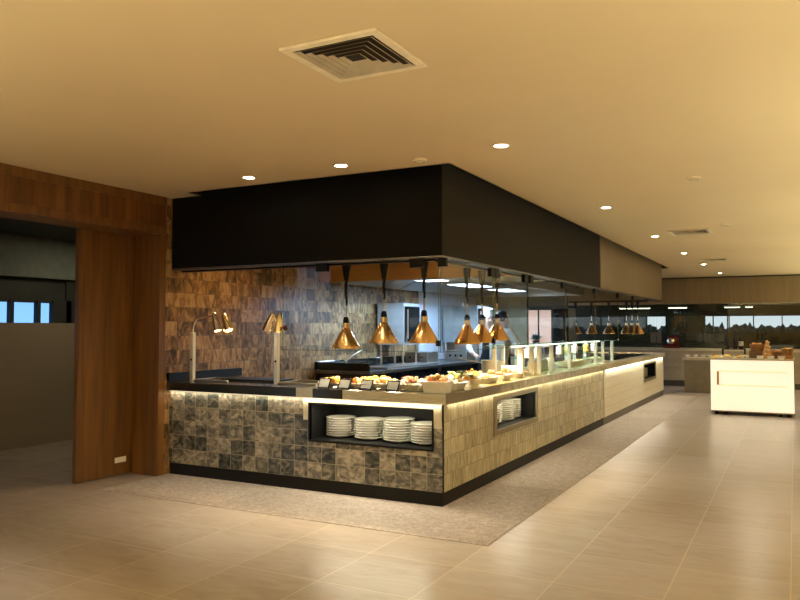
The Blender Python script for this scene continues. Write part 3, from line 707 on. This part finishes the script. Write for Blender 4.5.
# cooking line
t=thing('cooking_line','long dark cooking counter along the kitchen wall','counter',(0,0,0))
bm=nb(); box(bm,-3.03,-2.2,2.6,7.9,.1,.88); obj('body',bm,M['blkgloss'],t)
bm=nb(); box(bm,-3.03,-2.18,2.58,7.9,.88,.92,.004); obj('countertop',bm,M['steel_d'],t)
bm=nb(); box(bm,-L_+.001,-3.02,2.6,5.6,.92,1.03,.003); obj('upstand',bm,M['blkgloss'],t)
bm=nb(); box(bm,-3.0,-2.24,2.62,2.66,.92,1.02,.003); obj('end_upstand',bm,M['blkgloss'],t)
def oven(x0,x1,y0,y1,z0,z1,lb):
    t=thing('combi_oven',lb,'oven',(x0,y0,z0))
    w=x1-x0;d=y1-y0;h=z1-z0
    bm=nb(); box(bm,0,w,0,d,0,h,.008); obj('oven_body',bm,simple('oven_steel',(.36,.36,.33),.40,.35),t)
    bm=nb(); box(bm,w,w+.02,.03,d-.03,.05,h-.05,.004); o=obj('oven_door',bm,M['blkgloss'],t)
    bm=nb(); tube(bm,[(w+.04,.06,.1),(w+.04,.06,h-.1)],.010,8); obj('handle',bm,M['steel'],o)
    bm=nb(); box(bm,.03,w-.03,-.004,0,.05,h-.05,.002); obj('side_panel',bm,simple('oven_side',(.34,.345,.32),.4,.2),t)
    bm=nb(); tube(bm,[(w*.4,d*.5,h),(w*.4,d*.5,h+.06)],.02,10); obj('vent_pipe',bm,M['steel'],t)
    for k in (0,1,2,3):
        bm=nb(); xx=.04 if k%2==0 else w-.04; yy=.05 if k<2 else d-.05; tube(bm,[(xx,yy,-.30),(xx,yy,0)],.018,8); obj('leg',bm,M['steel'],t)
oven(-3.0,-2.55,4.19,4.72,1.22,1.85,'grey combi oven standing nearest on the cooking counter')
oven(-3.0,-2.33,6.57,7.1,1.22,1.87,'grey combi oven farther back, left of the cooks')
for (x,y,l) in [(-2.75,5.2,'between the two ovens'),(-2.5,6.2,'just before the farther oven')]:
    t=thing('fryer','small steel appliance with control dials '+l,'appliance',(x,y,.92))
    bm=nb(); box(bm,-.2,.2,-.2,.2,0,.17,.008); obj('appliance_body',bm,M['steel'],t)
    for k in range(3):
        bm=nb(); lathe(bm,[(0,0),(.02,0),(.018,.02),(0,.02)],14,rot=(PI/2,0,0),loc=(-.1+.1*k,-.2,.09)); obj('knob',bm,M['blk'],t)
t=thing('griddle_plate','pale steel griddle lid lying on the cooking counter','griddle',(-2.4,4.0,.92))
bm=nb(); box(bm,-.18,.18,-.9,.7,0,.03,.005); obj('griddle_body',bm,M['steel'],t)
t=thing('pot_filler_tap','chrome swivel tap standing on the cooking counter','tap',(-2.8,2.95,.92))
bm=nb(); tube(bm,[(0,0,0),(0,0,.22)],.012,10); lathe(bm,[(0,0),(.03,0),(.03,.02),(0,.02)],14); obj('tap_column',bm,M['chrome'],t,True)
bm=nb(); tube(bm,[(0,0,.10),(.06,.16,.20),(.10,.28,.25),(.12,.32,.22)],.009,10); obj('spout',bm,M['chrome'],t,True)
t=thing('pot_filler_tap','chrome pre-rinse frame arm beside the tap','tap',(-2.8,3.02,.92)); 
bm=nb(); tube(bm,[(0,0,.0),(0,0,.06)],.02,10); obj('tap_column',bm,M['chrome'],t,True)
bm=nb(); tube(bm,[(0,0,.05),(-.03,-.05,.24),(.02,.10,.24)],.007,10); obj('spout',bm,M['chrome'],t,True)
# extractor hood
t=thing('extractor_hood','long steel extractor hood hanging above the cooking counter','hood',(0,0,0))
bm=nb(); box(bm,-.92,-.88,2.80,8.2,2.08,2.42); box(bm,-3.0,-.92,2.80,2.84,2.08,2.42); box(bm,-3.0,-.92,8.16,8.2,2.08,2.42); box(bm,-3.0,-.92,2.84,8.16,2.38,2.42)
obj('hood_shell',bm,M['steel'],t)
fr=0
for i in range(9):
    y=2.95+i*.58
    bm=nb(); box(bm,-.27,.27,-.26,.26,-.015,.015,.003)
    for k in range(9): box(bm,-.25,.25,-.24+k*.055,-.215+k*.055,-.022,-.014)
    obj('grease_filter',bm,M['steel'],t,loc=(-2.62,y+.25,2.20),rot=(0,-.42,0))
for i in range(3):
    y=3.5+i*1.7
    bm=nb(); box(bm,-.22,.22,-.48,.48,-.02,.02,.004); f=obj('hood_light',bm,M['steel'],t,loc=(-1.9,y,2.16))
    bm=nb(); box(bm,-.19,.19,-.45,.45,-.026,-.0195); obj('diffuser',bm,M['lens_w'],f)
# duct + small ceiling things between hood and bulkhead
bm=nb(); tube(bm,[(-.75,3.2,2.368),(-.45,4.2,2.368)],.05,12); tag(obj('duct_pipe',bm,M['steel']),'short steel pipe under the dark kitchen ceiling near the hood','pipe')
bm=nb(); tube(bm,[(-.62,4.4,2.368),(-.30,5.4,2.368)],.05,12); tag(obj('duct_pipe',bm,M['steel']),'short steel pipe under the dark kitchen ceiling farther back','pipe')
for y,l in [(6.0,'nearer'),(7.0,'farther')]:
    t=thing('ceiling_downlight','small bright kitchen downlight above the long side counter, '+l,'light',(-.45,y,2.42),0,'kitchen downlights')
    bm=nb(); lathe(bm,[(.05,0),(.065,0),(.065,-.01),(.05,-.012),(.05,0)],20); obj('trim_ring',bm,M['white'],t)
    bm=nb(); lathe(bm,[(0,-.004),(.05,-.004),(.05,-.008),(0,-.008)],20); obj('lens',bm,M['lens'],t)
# ------------------------------------------------------------------ CEILING LIGHTS
def downlight(x,y,lb,lit=True,proto=[None]):
    if proto[0] is None:
        t=thing('ceiling_downlight',lb,'light',(x,y,CZ),0,'round recessed downlights')
        bm=nb(); lathe(bm,[(.045,.0),(.066,.0),(.066,-.006),(.055,-.010),(.045,-.004),(.045,0)],26); obj('trim_ring',bm,M['vent'],t,True)
        bm=nb(); lathe(bm,[(0,-.003),(.046,-.003),(.046,-.007),(0,-.007)],26); obj('lens',bm,M['lens'],t)
        proto[0]=t
    else: t=dup(proto[0],(x,y,CZ),0,lb)
    return t
DL=[(-1.636,-.506,'recessed downlight nearest the wooden wall'),(-.662,-.539,'recessed downlight above the middle of the front bulkhead'),(.721,-.562,'recessed downlight nearest the bulkhead corner'),
(.776,2.605,'recessed downlight second along the long side row'),(.827,5.547,'recessed downlight third along the long side row'),(.879,8.329,'recessed downlight fourth along the long side row'),
(.949,10.93,'recessed downlight fifth along the long side row'),(1.02,13.8,'recessed downlight at the back wall end of the row')]
for x,y,l in DL: downlight(x,y,l)
def small_disc(x,y,l):
    t=thing('ceiling_sensor',l,'sensor',(x,y,CZ))
    bm=nb(); lathe(bm,[(0,0),(.06,0),(.058,-.012),(.035,-.02),(0,-.022)],24); obj('sensor_body',bm,M['vent'],t,True)
    bm=nb(); lathe(bm,[(.040,-.018),(.044,-.020),(.040,-.022),(.036,-.020)],20); obj('sensor_ring',bm,M['bronzeframe'],t,True)
small_disc(1.82,1.34,'small round ceiling sensor, nearer of the two on the right')
small_disc(1.82,4.67,'small round ceiling sensor beside the second air vent')
small_disc(-.008,-.42,'small round ceiling sensor near the bulkhead corner')
def vent(x,y,s,lb):
    t=thing('ceiling_vent',lb,'air vent',(x,y,CZ),0,'square ceiling air vents')
    bm=nb(); h=s/2
    w=.045
    box(bm,-h,h,-h,-h+w,-.014,0,.003);box(bm,-h,h,h-w,h,-.014,0,.003);box(bm,-h,-h+w,-h+w,h-w,-.014,0,.003);box(bm,h-w,h,-h+w,h-w,-.014,0,.003)
    obj('vent_frame',bm,M['vent'],t)
    bm=nb(); box(bm,-h+.02,h-.02,-h+.02,h-.02,-.0035,-.001); obj('vent_throat',bm,M['blk'],t)
    for k in range(5):
        bm=nb(); a=h-w-.006-k*.038; b=a-.020
        o=[bm.verts.new((sx*a,sy*a,-.016)) for sx,sy in((-1,-1),(1,-1),(1,1),(-1,1))];i=[bm.verts.new((sx*b,sy*b,-.0055)) for sx,sy in((-1,-1),(1,-1),(1,1),(-1,1))]
        for q in range(4): bm.faces.new((o[q],o[(q+1)%4],i[(q+1)%4],i[q]))
        bmesh.ops.solidify(bm,geom=bm.faces[:],thickness=.003)
        obj('vent_louvre',bm,M['vent'],t)
    return t
v0=vent(.705,-2.568,.53,'large square louvred air vent in the foreground ceiling')
dup(v0,(1.34,5.25,CZ),0,'square louvred air vent halfway down the room')
dup(v0,(1.22,9.9,CZ),0,'small looking square air vent far down the room')
# ------------------------------------------------------------------ ISLAND (backlit)
t=thing('serving_island','glowing cream backlit serving island on the right','island',(0,0,0))
IX0,IX1,IY0,IY1=1.29,2.56,8.25,9.35
bm=nb(); box(bm,IX0,IX1,IY0,IY1,.07,.93,.006); obj('body',bm,M['onyx'],t)
bm=nb(); box(bm,IX0-.01,IX1+.015,IY0-.01,IY1+.01,.93,.955,.004); obj('countertop',bm,M['slab_far'],t)
bm=nb()
for z in (.505,.74): box(bm,IX0+.11,IX1-.10,IY0-.006,IY0,z-.008,z+.008)
obj('panel_seam',bm,M['onyxframe'],t)
bm=nb(); box(bm,IX0+.10,IX0+.135,IY0-.012,IY0,.51,.735,.003); obj('panel_pull',bm,simple('brass_pull',(.45,.28,.08),.35,.6),t)
bm=nb(); box(bm,IX0,IX1,IY0+.004,IY1,.05,.07); obj('base_rail',bm,M['bronzeframe'],t)
for x in (IX0+.08,IX0+.22,IX1-.22,IX1-.08):
    for y in (IY0+.08,IY1-.08):
        bm=nb(); lathe(bm,[(0,0),(.03,0),(.03,.05),(0,.05)],14,cx=x,cy=y); obj('foot',bm,M['blk'],t)
bm=nb(); box(bm,IX1,IX1+.012,IY0,IY1,.05,.93); obj('side_trim',bm,M['bronzeframe'],t)
# things on the island
t=thing('bottle_stand','dark raised stand carrying bottles on the lit island','stand',(1.62,8.9,.955))
bm=nb(); box(bm,-.19,.19,-.12,.12,.14,.155); obj('stand_top',bm,M['blk'],t)
for x in (-.18,.18):
    for y in (-.11,.11):
        bm=nb(); box(bm,x-.008,x+.008,y-.008,y+.008,0,.14); obj('leg',bm,M['blk'],t)
for x,l in [(1.51,'left'),(1.64,'middle'),(1.74,'right')]:
    q=thing('wine_bottle','dark bottle on the raised stand of the lit island, %s of the three'%l,'bottle',(x,8.9,1.11),0,'dark bottles on the island stand')
    bm=nb(); lathe(bm,[(0,0),(.036,0),(.038,.01),(.038,.16),(.014,.21),(.013,.26),(0,.26)],20); obj('bottle_body',bm,M['bottle'],q,True)
    bm=nb(); lathe(bm,[(.0385,.05),(.0387,.05),(.0387,.13),(.0385,.13),(.0385,.05)],20); obj('bottle_label',bm,M['label'] if l=='right' else M['cloth_k'],q,True)
def basket(x,y,z,r,h,fills,lb):
    t=thing('wicker_basket',lb,'basket',(x,y,z))
    bm=nb(); lathe(bm,[(0,0),(r*.8,0),(r,h),(r*1.04,h+.008),(r*.96,h+.006),(r*.76,.01),(0,.01)],24); obj('basket_body',bm,simple('wicker',(.28,.13,.035),.6,nscale=60,namt=.5,bump=.6,stretch=(1,1,3)),t,True)
    for i in range(7):
        a=i*.9; k=fills[i%len(fills)]; food(k,x+math.cos(a)*r*.5,y+math.sin(a)*r*.5,z+h*.75+.02*(i%2),'%s in the %s'%(DESC[k],lb.split(',')[0]),'%s in the %s'%(SHORT[k],lb.split(',')[0]),CAT[k])
IZ=.955
basket(2.0,8.75,IZ+.13,.12,.10,['bread','pastry'],'raised wicker bread basket right of the bottles')
bm=nb(); box(bm,1.88,2.12,8.63,8.87,IZ,IZ+.13,.006); tag(obj('wooden_crate',bm,simple('crate_wood',(.14,.07,.03),.6)),'dark wooden crate under the raised bread basket','crate')
basket(2.33,8.75,IZ,.12,.10,['pastry','bread'],'wicker bread basket on the right of the island')
basket(2.47,8.52,IZ+.06,.09,.10,['pastry','corn'],'small wicker basket at the right end of the island')
bm=nb(); box(bm,2.38,2.55,8.44,8.6,IZ,IZ+.06,.004); tag(obj('wooden_riser',bm,simple('riser_wood',(.5,.26,.06),.6)),'small amber wooden riser at the right end of the island','riser')
t=thing('bread_loaf','tall pointed golden bread loaf on the lit island','bread',(2.16,8.65,IZ),.3)
bm=nb(); lathe(bm,[(0,0),(.07,0),(.085,.05),(.062,.14),(.036,.23),(.016,.30),(0,.32)],20); obj('loaf_crust',bm,FO['pastry'],t,True)
bm=nb()
for k in range(4): tube(bm,[(.078-.012*k,-.02,.06+.07*k),(.0,-.083+.014*k,.075+.07*k),(-.06+.01*k,-.05+.01*k,.09+.07*k)],.006,6)
obj('loaf_score',bm,FO['cream'],t,True)
for i,(x,y) in enumerate([(1.34+.095*a_+.03*(b_%2),8.32+.11*b_) for b_ in range(4) for a_ in range(6)]):
    food('cream' if i%2 else 'corn',x,y,IZ+.012*(i%3),['pale wafer','yellow pastry'][i%2==0]+' loose on the left half of the lit island','loose %s on the island'%['wafers','pastries'][i%2==0],['wafer','pastry'][i%2==0])
for i,(x,y) in enumerate([(2.06,8.36),(2.22,8.36),(2.38,8.34)]):
    bm=tray_mesh(.11,.10,.05); o=obj('ramekin',bm,M['white'],loc=(x,y,IZ),smooth=True); tag(o,'small white dish at the front edge of the island, %s of three'%['left','middle','right'][i],'dish','small white dishes on the island')
# small low table left of island
t=thing('side_cabinet','low pale cabinet with white crockery behind the lit island','cabinet',(.62,13,0))
bm=nb(); box(bm,-.30,.30,-.3,.3,.0,.74,.005); obj('cabinet_body',bm,M['bronzeframe'],t)
bm=nb(); box(bm,-.34,.34,-.33,.33,.74,.79,.004); obj('countertop',bm,M['slab_far'],t)
for i,x in enumerate([.38,.55,.72,.86]):
    bm=nb(); lathe(bm,[(0,0),(.03,0),(.055,.07),(.05,.07),(.025,.01),(0,.01)],18); o=obj('cup',bm,M['white'],loc=(x,12.85,.79),smooth=True); tag(o,'white cup on the low cabinet, %s'%['leftmost','second from the left','second from the right','rightmost'][i],'cup','white cups on the low cabinet')
# red slicer
t=thing('slicing_machine','red slicing machine on the back counter','appliance',(-.25,14.9,.96))
bm=nb(); box(bm,-.22,.22,-.14,.14,0,.08,.02); obj('machine_base',bm,M['red'],t)
bm=nb(); lathe(bm,[(0,0),(.08,0),(.09,.012),(.08,.02),(0,.024)],28,rot=(PI/2,0,0),loc=(-.02,-.05,.17)); obj('blade_disc',bm,M['chrome'],t,True)
bm=nb(); blob(bm,(.02,.02,.19),(.16,.06,.15),2); obj('machine_body',bm,M['red'],t,True)
# glowing strips behind the smoked glass stand in for lamps reflected in it
for (x0,x1,l) in [(-1.75,-.9,'greenish lamp reflection in the smoked glass, built as a strip, left one'),(-.45,.05,'lamp reflection in the smoked glass, built as a strip, second from the left'),(.95,1.35,'lamp reflection in the smoked glass, built as a strip above the blue window'),(1.45,1.65,'short lamp reflection in the smoked glass, built as a strip near the soffit')]:
    t=thing('reflected_light',l,'light',((x0+x1)/2,YB+.5,2.06))
    bm=nb(); box(bm,x0-(x0+x1)/2,(x1-x0)/2,-.06,.06,-.04,0,.006); obj('light_housing',bm,M['white'],t)
    bm=nb(); tube(bm,[(0,0,0),(0,0,.14)],.006,8); obj('hanger_rod',bm,M['steel'],t)
    bm=nb(); box(bm,-(x1-x0)/2+.02,(x1-x0)/2-.02,-.05,.05,-.05,-.04); obj('diffuser',bm,M['lens_g'],t)
# hedge added outside in place of the reflected tree line
bm=nb(); rr=random.Random(3)
for k in range(130):
    x=-3+k*.11; top=1.50+rr.uniform(-.07,.10)
    box(bm,x-.1,x+.1,18.9,19.1,0,1.2) if k%2 else None; blob(bm,(x,19+rr.uniform(-.2,.2),1.15),(.2,.2,top-1.15),2,.25,seed=k)
tag(obj('hedge',bm,M['hedge']),'dark hedge imitating the tree line reflected in the back glass','hedge',kind='stuff')
bm=nb(); box(bm,-40,40,15.7,60,-.12,-.02); box(bm,-60,-6.1,-40,60,-.12,-.02); struct('ground',bm,M['hedge'])
# ------------------------------------------------------------------ PEOPLE
def skinned(name,chains,parent=None,mat=None,sub=1):
    """chains: dict of joint -> (pos, radius); edges list"""
    J,E=chains
    me=bpy.data.meshes.new(name); ks=list(J)
    me.from_pydata([J[k][0] for k in ks],[(ks.index(a),ks.index(b)) for a,b in E],[])
    o=bpy.data.objects.new(name,me);COL.objects.link(o)
    s=o.modifiers.new('skin','SKIN'); 
    for i,k in enumerate(ks):
        r=J[k][1]; r=(r,r) if not isinstance(r,tuple) else r
        me.skin_vertices[0].data[i].radius=r; me.skin_vertices[0].data[i].use_root=(i==0)
    s.use_smooth_shade=True
    u=o.modifiers.new('sub','SUBSURF');u.levels=sub;u.render_levels=sub
    me.materials.append(mat)
    if parent:o.parent=parent
    return o
def person(lb,loc,rz,hat,coat,apron,armL,armR,lean=.10,coatname='chef_jacket'):
    t=thing('person',lb,'person',loc,rz)
    # faces -Y locally
    J={'pel':((0,0,.95),(.15,.11)),'spi':((0,-lean*.3,1.13),(.135,.10)),'che':((0,-lean*.7,1.33),(.165,.115)),'nek':((0,-lean,1.48),.058),'jaw':((0,-lean-.025,1.555),(.062,.07)),'skl':((0,-lean-.01,1.63),(.078,.095)),'top':((0,-lean-.0,1.70),(.055,.065)),
       'nose':((0,-lean-.112,1.595),.010)}
    E=[('pel','spi'),('spi','che'),('che','nek'),('nek','jaw'),('jaw','skl'),('skl','top'),('jaw','nose')]
    for s,arm,nm in((-1,armR,'r'),(1,armL,'l')):
        sh=Vector((s*.185,-lean*.8,1.42)); J['sh'+nm]=(tuple(sh),.060);E.append(('che','sh'+nm))
        el,wr,dr=[Vector(q) for q in arm]
        J['el'+nm]=(tuple(el),.043);J['wr'+nm]=(tuple(wr),.027);J['pa'+nm]=(tuple(wr+dr*.07),(.040,.018))
        E+=[('sh'+nm,'el'+nm),('el'+nm,'wr'+nm),('wr'+nm,'pa'+nm)]
        side=dr.cross(Vector((0,0,1)));side=side.normalized() if side.length>.1 else Vector((1,0,0))
        for k,(off,ln) in enumerate(((-.030,.070),(-.010,.080),(.010,.075),(.030,.060))):
            b=wr+dr*.095+side*off;m=b+dr*ln*.5;e=b+dr*ln*.9+Vector((0,0,-.02))
            J['f%d%sa'%(k,nm)]=(tuple(b),.0095);J['f%d%sb'%(k,nm)]=(tuple(m),.0088);J['f%d%sc'%(k,nm)]=(tuple(e),.0075)
            E+=[('pa'+nm,'f%d%sa'%(k,nm)),('f%d%sa'%(k,nm),'f%d%sb'%(k,nm)),('f%d%sb'%(k,nm),'f%d%sc'%(k,nm))]
        b=wr+dr*.04+side*(-.038)
        J['t'+nm+'a']=(tuple(b),.011);J['t'+nm+'b']=(tuple(b+dr*.05+side*(-.012)),.009);E+=[('pa'+nm,'t'+nm+'a'),('t'+nm+'a','t'+nm+'b')]
        J['hi'+nm]=((s*.095,0,.88),(.10,.10));J['kn'+nm]=((s*.10,-.02,.48),.062);J['an'+nm]=((s*.10,.02,.09),.042);J['to'+nm]=((s*.11,-.13,.035),(.045,.032))
        E+=[('pel','hi'+nm),('hi'+nm,'kn'+nm),('kn'+nm,'an'+nm),('an'+nm,'to'+nm)]
    skinned('body',(J,E),t,M['skin'],1)
    # jacket: torso and sleeves
    J2={'pel':((0,0,.86),(.185,.145)),'spi':((0,-lean*.3,1.12),(.17,.13)),'che':((0,-lean*.7,1.32),(.19,.14)),'nk':((0,-lean*.95,1.465),(.072,.075))}
    E2=[('pel','spi'),('spi','che'),('che','nk')]
    for s,arm,nm in((-1,armR,'r'),(1,armL,'l')):
        el,wr,dr=[Vector(q) for q in arm];sh=Vector((s*.19,-lean*.8,1.415))
        J2['sh'+nm]=(tuple(sh),.078);J2['el'+nm]=(tuple(el),.058);J2['wr'+nm]=(tuple(el.lerp(wr,.75)),.044)
        E2+=[('che','sh'+nm),('sh'+nm,'el'+nm),('el'+nm,'wr'+nm)]
    skinned(coatname,(J2,E2),t,coat,1)
    J3={}; 
    if apron:
        bm=nb(); f=[]
        for i in range(8):
            z=.45+.85*i/7; w=.20 if z<1.05 else .15
            f.append([bm.verts.new((w*math.sin(a),-.165*math.cos(a)-lean*max(0,(z-.95))/.5*.7-.015,z)) for a in [(-1.1+2.2*j/8) for j in range(9)]])
        for i in range(7):
            for j in range(8): bm.faces.new((f[i][j],f[i][j+1],f[i+1][j+1],f[i+1][j]))
        bmesh.ops.solidify(bm,geom=bm.faces[:],thickness=.006); obj('apron',bm,M['cloth_k'],t,True)
    bm=nb()
    for s in(-1,1):
        lathe(bm,[(.03,0),(.105,0),(.075,.75),(.02,.78)],14,cx=s*.095,cy=0,cz=.10)
    obj('trousers',bm,M['cloth_k'],t,True)
    for s in (-1,1):
        bm=nb(); blob(bm,(s*.03,-lean-.088,1.622),(.012,.008,.008),1); obj('eye',bm,M['hair'],t)
        bm=nb(); blob(bm,(s*.082,-lean-.008,1.605),(.010,.02,.032),2); obj('ear',bm,M['skin'],t,True)
    bm=nb(); blob(bm,(0,-lean-.092,1.555),(.024,.008,.006),1); obj('mouth',bm,simple('lips',(.32,.12,.09),.5),t)
    bm=nb(); vs=blob(bm,(0,-lean+.012,1.645),(.092,.108,.098),3,.02,seed=2)
    bmesh.ops.delete(bm,geom=[v for v in bm.verts if v.co.y<-lean-.03 and v.co.z<1.675 or v.co.z<1.57],context='VERTS')
    obj('hair',bm,M['hair'],t,True)
    if hat:
        bm=nb(); lathe(bm,[(.088,0),(.093,.0),(.095,.07),(.105,.10),(.09,.13),(0,.135)],22,cx=0,cy=-lean,cz=1.66); obj('chef_hat',bm,M['cloth_w'],t,True)
    return t
person('person in a white jacket and white cap working behind the heat lamps',(-1.72,5.55,0),math.radians(25),True,M['cloth_w'],True,((.34,-.15,1.15),(.22,-.38,1.08),(-.1,-.95,-.1)),((-.34,-.12,1.15),(-.25,-.36,1.06),(.2,-.95,-.1)))
person('person with black hair, beige jacket and black apron standing at the saucepan',(-1.35,4.95,0),math.radians(150),False,M['cloth_b'],True,((.33,-.16,1.16),(.20,-.40,1.07),(-.1,-.95,-.15)),((-.36,-.14,1.16),(-.22,-.40,1.07),(.1,-.95,-.15)),.08,'cook_jacket')
# ------------------------------------------------------------------ LIGHTS
def lamp(kind,name,loc,energy,col,rot=(0,0,0),**k):
    l=bpy.data.lights.new(name,kind); l.energy=energy; l.color=col
    for a,v in k.items(): setattr(l,a,v)
    o=bpy.data.objects.new(name,l);COL.objects.link(o);o.location=loc;o.rotation_euler=rot
    return o
WARM=(1,.94,.74)
EN=68;EU=265
SP=dict(spot_size=math.radians(70),spot_blend=.7,shadow_soft_size=.045)
for x,y,_ in DL: lamp('SPOT','downlight_beam',(x,y,CZ-.02),EN,WARM,**SP)
for x,y in [(-1.7,-3.9),(-3.0,-5.6),(.8,-4.0),(2.9,-3.4),(3.4,-4.6),(3.4,1.0),(3.2,4.0),(3.2,7.0),(3.2,10.0),(3.2,13.0),(-1.6,-7.0),(1.0,-7.2),(3.4,-7.4),(5.4,-3),(5.4,2),(5.4,7),(5.4,12),(0,-9.5),(3.4,-10)]:
    lamp('SPOT','downlight_beam',(x,y,CZ-.02),EN,WARM,**SP)
for x,z,_ in front: lamp('SPOT','heat_lamp_beam',(x,.30,z+.02),50,(1,.78,.46),spot_size=math.radians(125),spot_blend=.6,shadow_soft_size=.05)
for y,z,_ in side: lamp('SPOT','heat_lamp_beam',(-.30,y,z+.02),32,(1,.78,.46),spot_size=math.radians(125),spot_blend=.6,shadow_soft_size=.05)
for x in (-1.4,-.6): lamp('SPOT','heat_lamp_beam',(x,11.1,1.36),20,(1,.72,.4),spot_size=math.radians(125),spot_blend=.6,shadow_soft_size=.05)
for x,y in ((-2.55,.16),(-1.95,.2)): lamp('SPOT','carving_lamp_beam',(x,y,H+.5),4,(1,.75,.42),spot_size=math.radians(100),spot_blend=.6,shadow_soft_size=.04)
# uplighters added out of view, right and behind, to brighten the ceiling
up=None
for i,(x,y) in enumerate([(4.4,-8.0),(1.0,-8.2),(-2.0,-7.6),(4.6,-4.0),(4.6,-.4),(4.6,3.2),(4.6,6.8),(4.6,10.4),(4.6,13.6)]):
    lb='added black uplighter brightening the ceiling out of view, %s'%['behind the camera on the right','straight behind the camera','behind the camera on the left','nearest on the right','second on the right','third on the right','fourth on the right','fifth on the right','last on the right'][i]
    if up is None:
        up=thing('added_uplighter',lb,'lamp',(x,y,0),0,'added uplighters brightening the ceiling')
        bm=nb(); lathe(bm,[(0,0),(.14,0),(.16,.02),(.16,.42),(.14,.42),(.14,.36),(0,.36)],28); obj('lamp_body',bm,M['blk'],up,True)
        bm=nb(); lathe(bm,[(0,.365),(.135,.365),(.135,.375),(0,.375)],28); obj('lens',bm,M['lens'],up)
    else: dup(up,(x,y,0),0,lb)
    lamp('SPOT','added_uplight',(x,y,.44),EU*(3.2 if i in(1,2) else .80 if i>2 else 1.1),(1,1,.66),(PI,0,0),spot_size=math.radians(160),spot_blend=1,shadow_soft_size=.12)
# led strips
def area(name,loc,sx,sy,en,col,rot=(0,0,0)):
    return lamp('AREA',name,loc,en,col,rot,shape='RECTANGLE',size=sx,size_y=sy)
area('led_glow',(-1.52,-.020,.836),3.0,.01,3.5,(1,.86,.58))
area('led_glow',(.020,3.0,.836),.01,5.8,3.5,(1,.88,.60))
area('led_glow',(.022,8.8,.836),.01,5.6,12,(1,.93,.72))
# hood lights
area('niche_glow',(-.7,.02,.782),1.1,.02,6.5,(1,.93,.70)); area('niche_glow',(-.03,1.87,.762),.03,1.1,2.4,(1,.93,.72))
for i in range(3): lamp('SPOT','hood_glow',(-1.9,3.5+i*1.7,2.10),[190,170,60][i],(.40,.64,1),spot_size=math.radians(172),spot_blend=.3,shadow_soft_size=.15)
# warm kitchen spot lighting the tiled wall and amber bulkhead
for x,y in ((-2.2,.7),(-1.2,1.3)):
    t=thing('ceiling_downlight','warm downlight in the kitchen ceiling behind the front bulkhead','light',(x,y,2.62),0,'kitchen downlights behind the bulkhead'); t['label']='warm downlight in the kitchen ceiling behind the front bulkhead, '+('left one' if x<-2 else 'right one')
    bm=nb(); lathe(bm,[(.05,0),(.065,0),(.065,-.01),(.05,-.012),(.05,0)],20); obj('trim_ring',bm,M['white'],t)
    bm=nb(); lathe(bm,[(0,-.004),(.05,-.004),(.05,-.008),(0,-.008)],20); obj('lens',bm,M['lens'],t)
    lamp('SPOT','kitchen_beam',(x,y,2.60),40,(1,.60,.22),spot_size=math.radians(160),spot_blend=.9,shadow_soft_size=.06)
for y in (6.0,7.0): lamp('SPOT','kitchen_beam',(-.45,y,2.40),18,(1,.85,.6),spot_size=math.radians(120),spot_blend=.8,shadow_soft_size=.05)
area('case_glow',(-.32,4.8,H+.31),.05,4.2,12,(1,.93,.72))
area('island_wash',(1.9,8.9,2.75),.3,.3,9,WARM)
# side room
area('side_room_glow',(-4.8,.9,2.6),.8,.8,6.5,(1,.82,.52))
# ------------------------------------------------------------------ WORLD
w=bpy.data.worlds.new('World');SC.world=w;w.use_nodes=True;nt=w.node_tree;nt.nodes.clear()
out=N(nt,'ShaderNodeOutputWorld');bg=N(nt,'ShaderNodeBackground');nt.links.new(bg.outputs[0],out.inputs[0])
sky=N(nt,'ShaderNodeTexSky');
try: sky.sky_type='NISHITA'; sky.sun_elevation=math.radians(4); sky.sun_rotation=math.radians(150); sky.sun_disc=False
except Exception: pass
tc=N(nt,'ShaderNodeTexCoord');sx=N(nt,'ShaderNodeSeparateXYZ');nt.links.new(tc.outputs['Generated'],sx.inputs[0])
cr=N(nt,'ShaderNodeValToRGB');cr.color_ramp.elements[0].position=.0;cr.color_ramp.elements[0].color=(.60,.70,.90,1);cr.color_ramp.elements[1].position=.35;cr.color_ramp.elements[1].color=(.22,.36,.60,1)
nt.links.new(sx.outputs[2],cr.inputs[0]);nt.links.new(cr.outputs[0],bg.inputs[0]);bg.inputs[1].default_value=1.6
# ------------------------------------------------------------------ CAMERA
cam=bpy.data.cameras.new('camera');co=bpy.data.objects.new('camera',cam);COL.objects.link(co)
co.location=(2.579,-5.6591,1.4724);co.rotation_euler=(math.radians(90+2.1601),0,math.radians(27.788))
cam.sensor_width=36;cam.lens=747.69/800*36;cam.clip_start=.05;cam.clip_end=200
SC.camera=co
vs=SC.view_settings;vs.view_transform='Standard';vs.look='None';vs.gamma=1;vs.exposure=.62;vs.use_curve_mapping=False
cy=SC.cycles;cy.use_denoising=True;cy.max_bounces=8;cy.diffuse_bounces=5;cy.glossy_bounces=4;cy.transparent_max_bounces=24;cy.sample_clamp_indirect=6;cy.caustics_reflective=False;cy.caustics_refractive=False
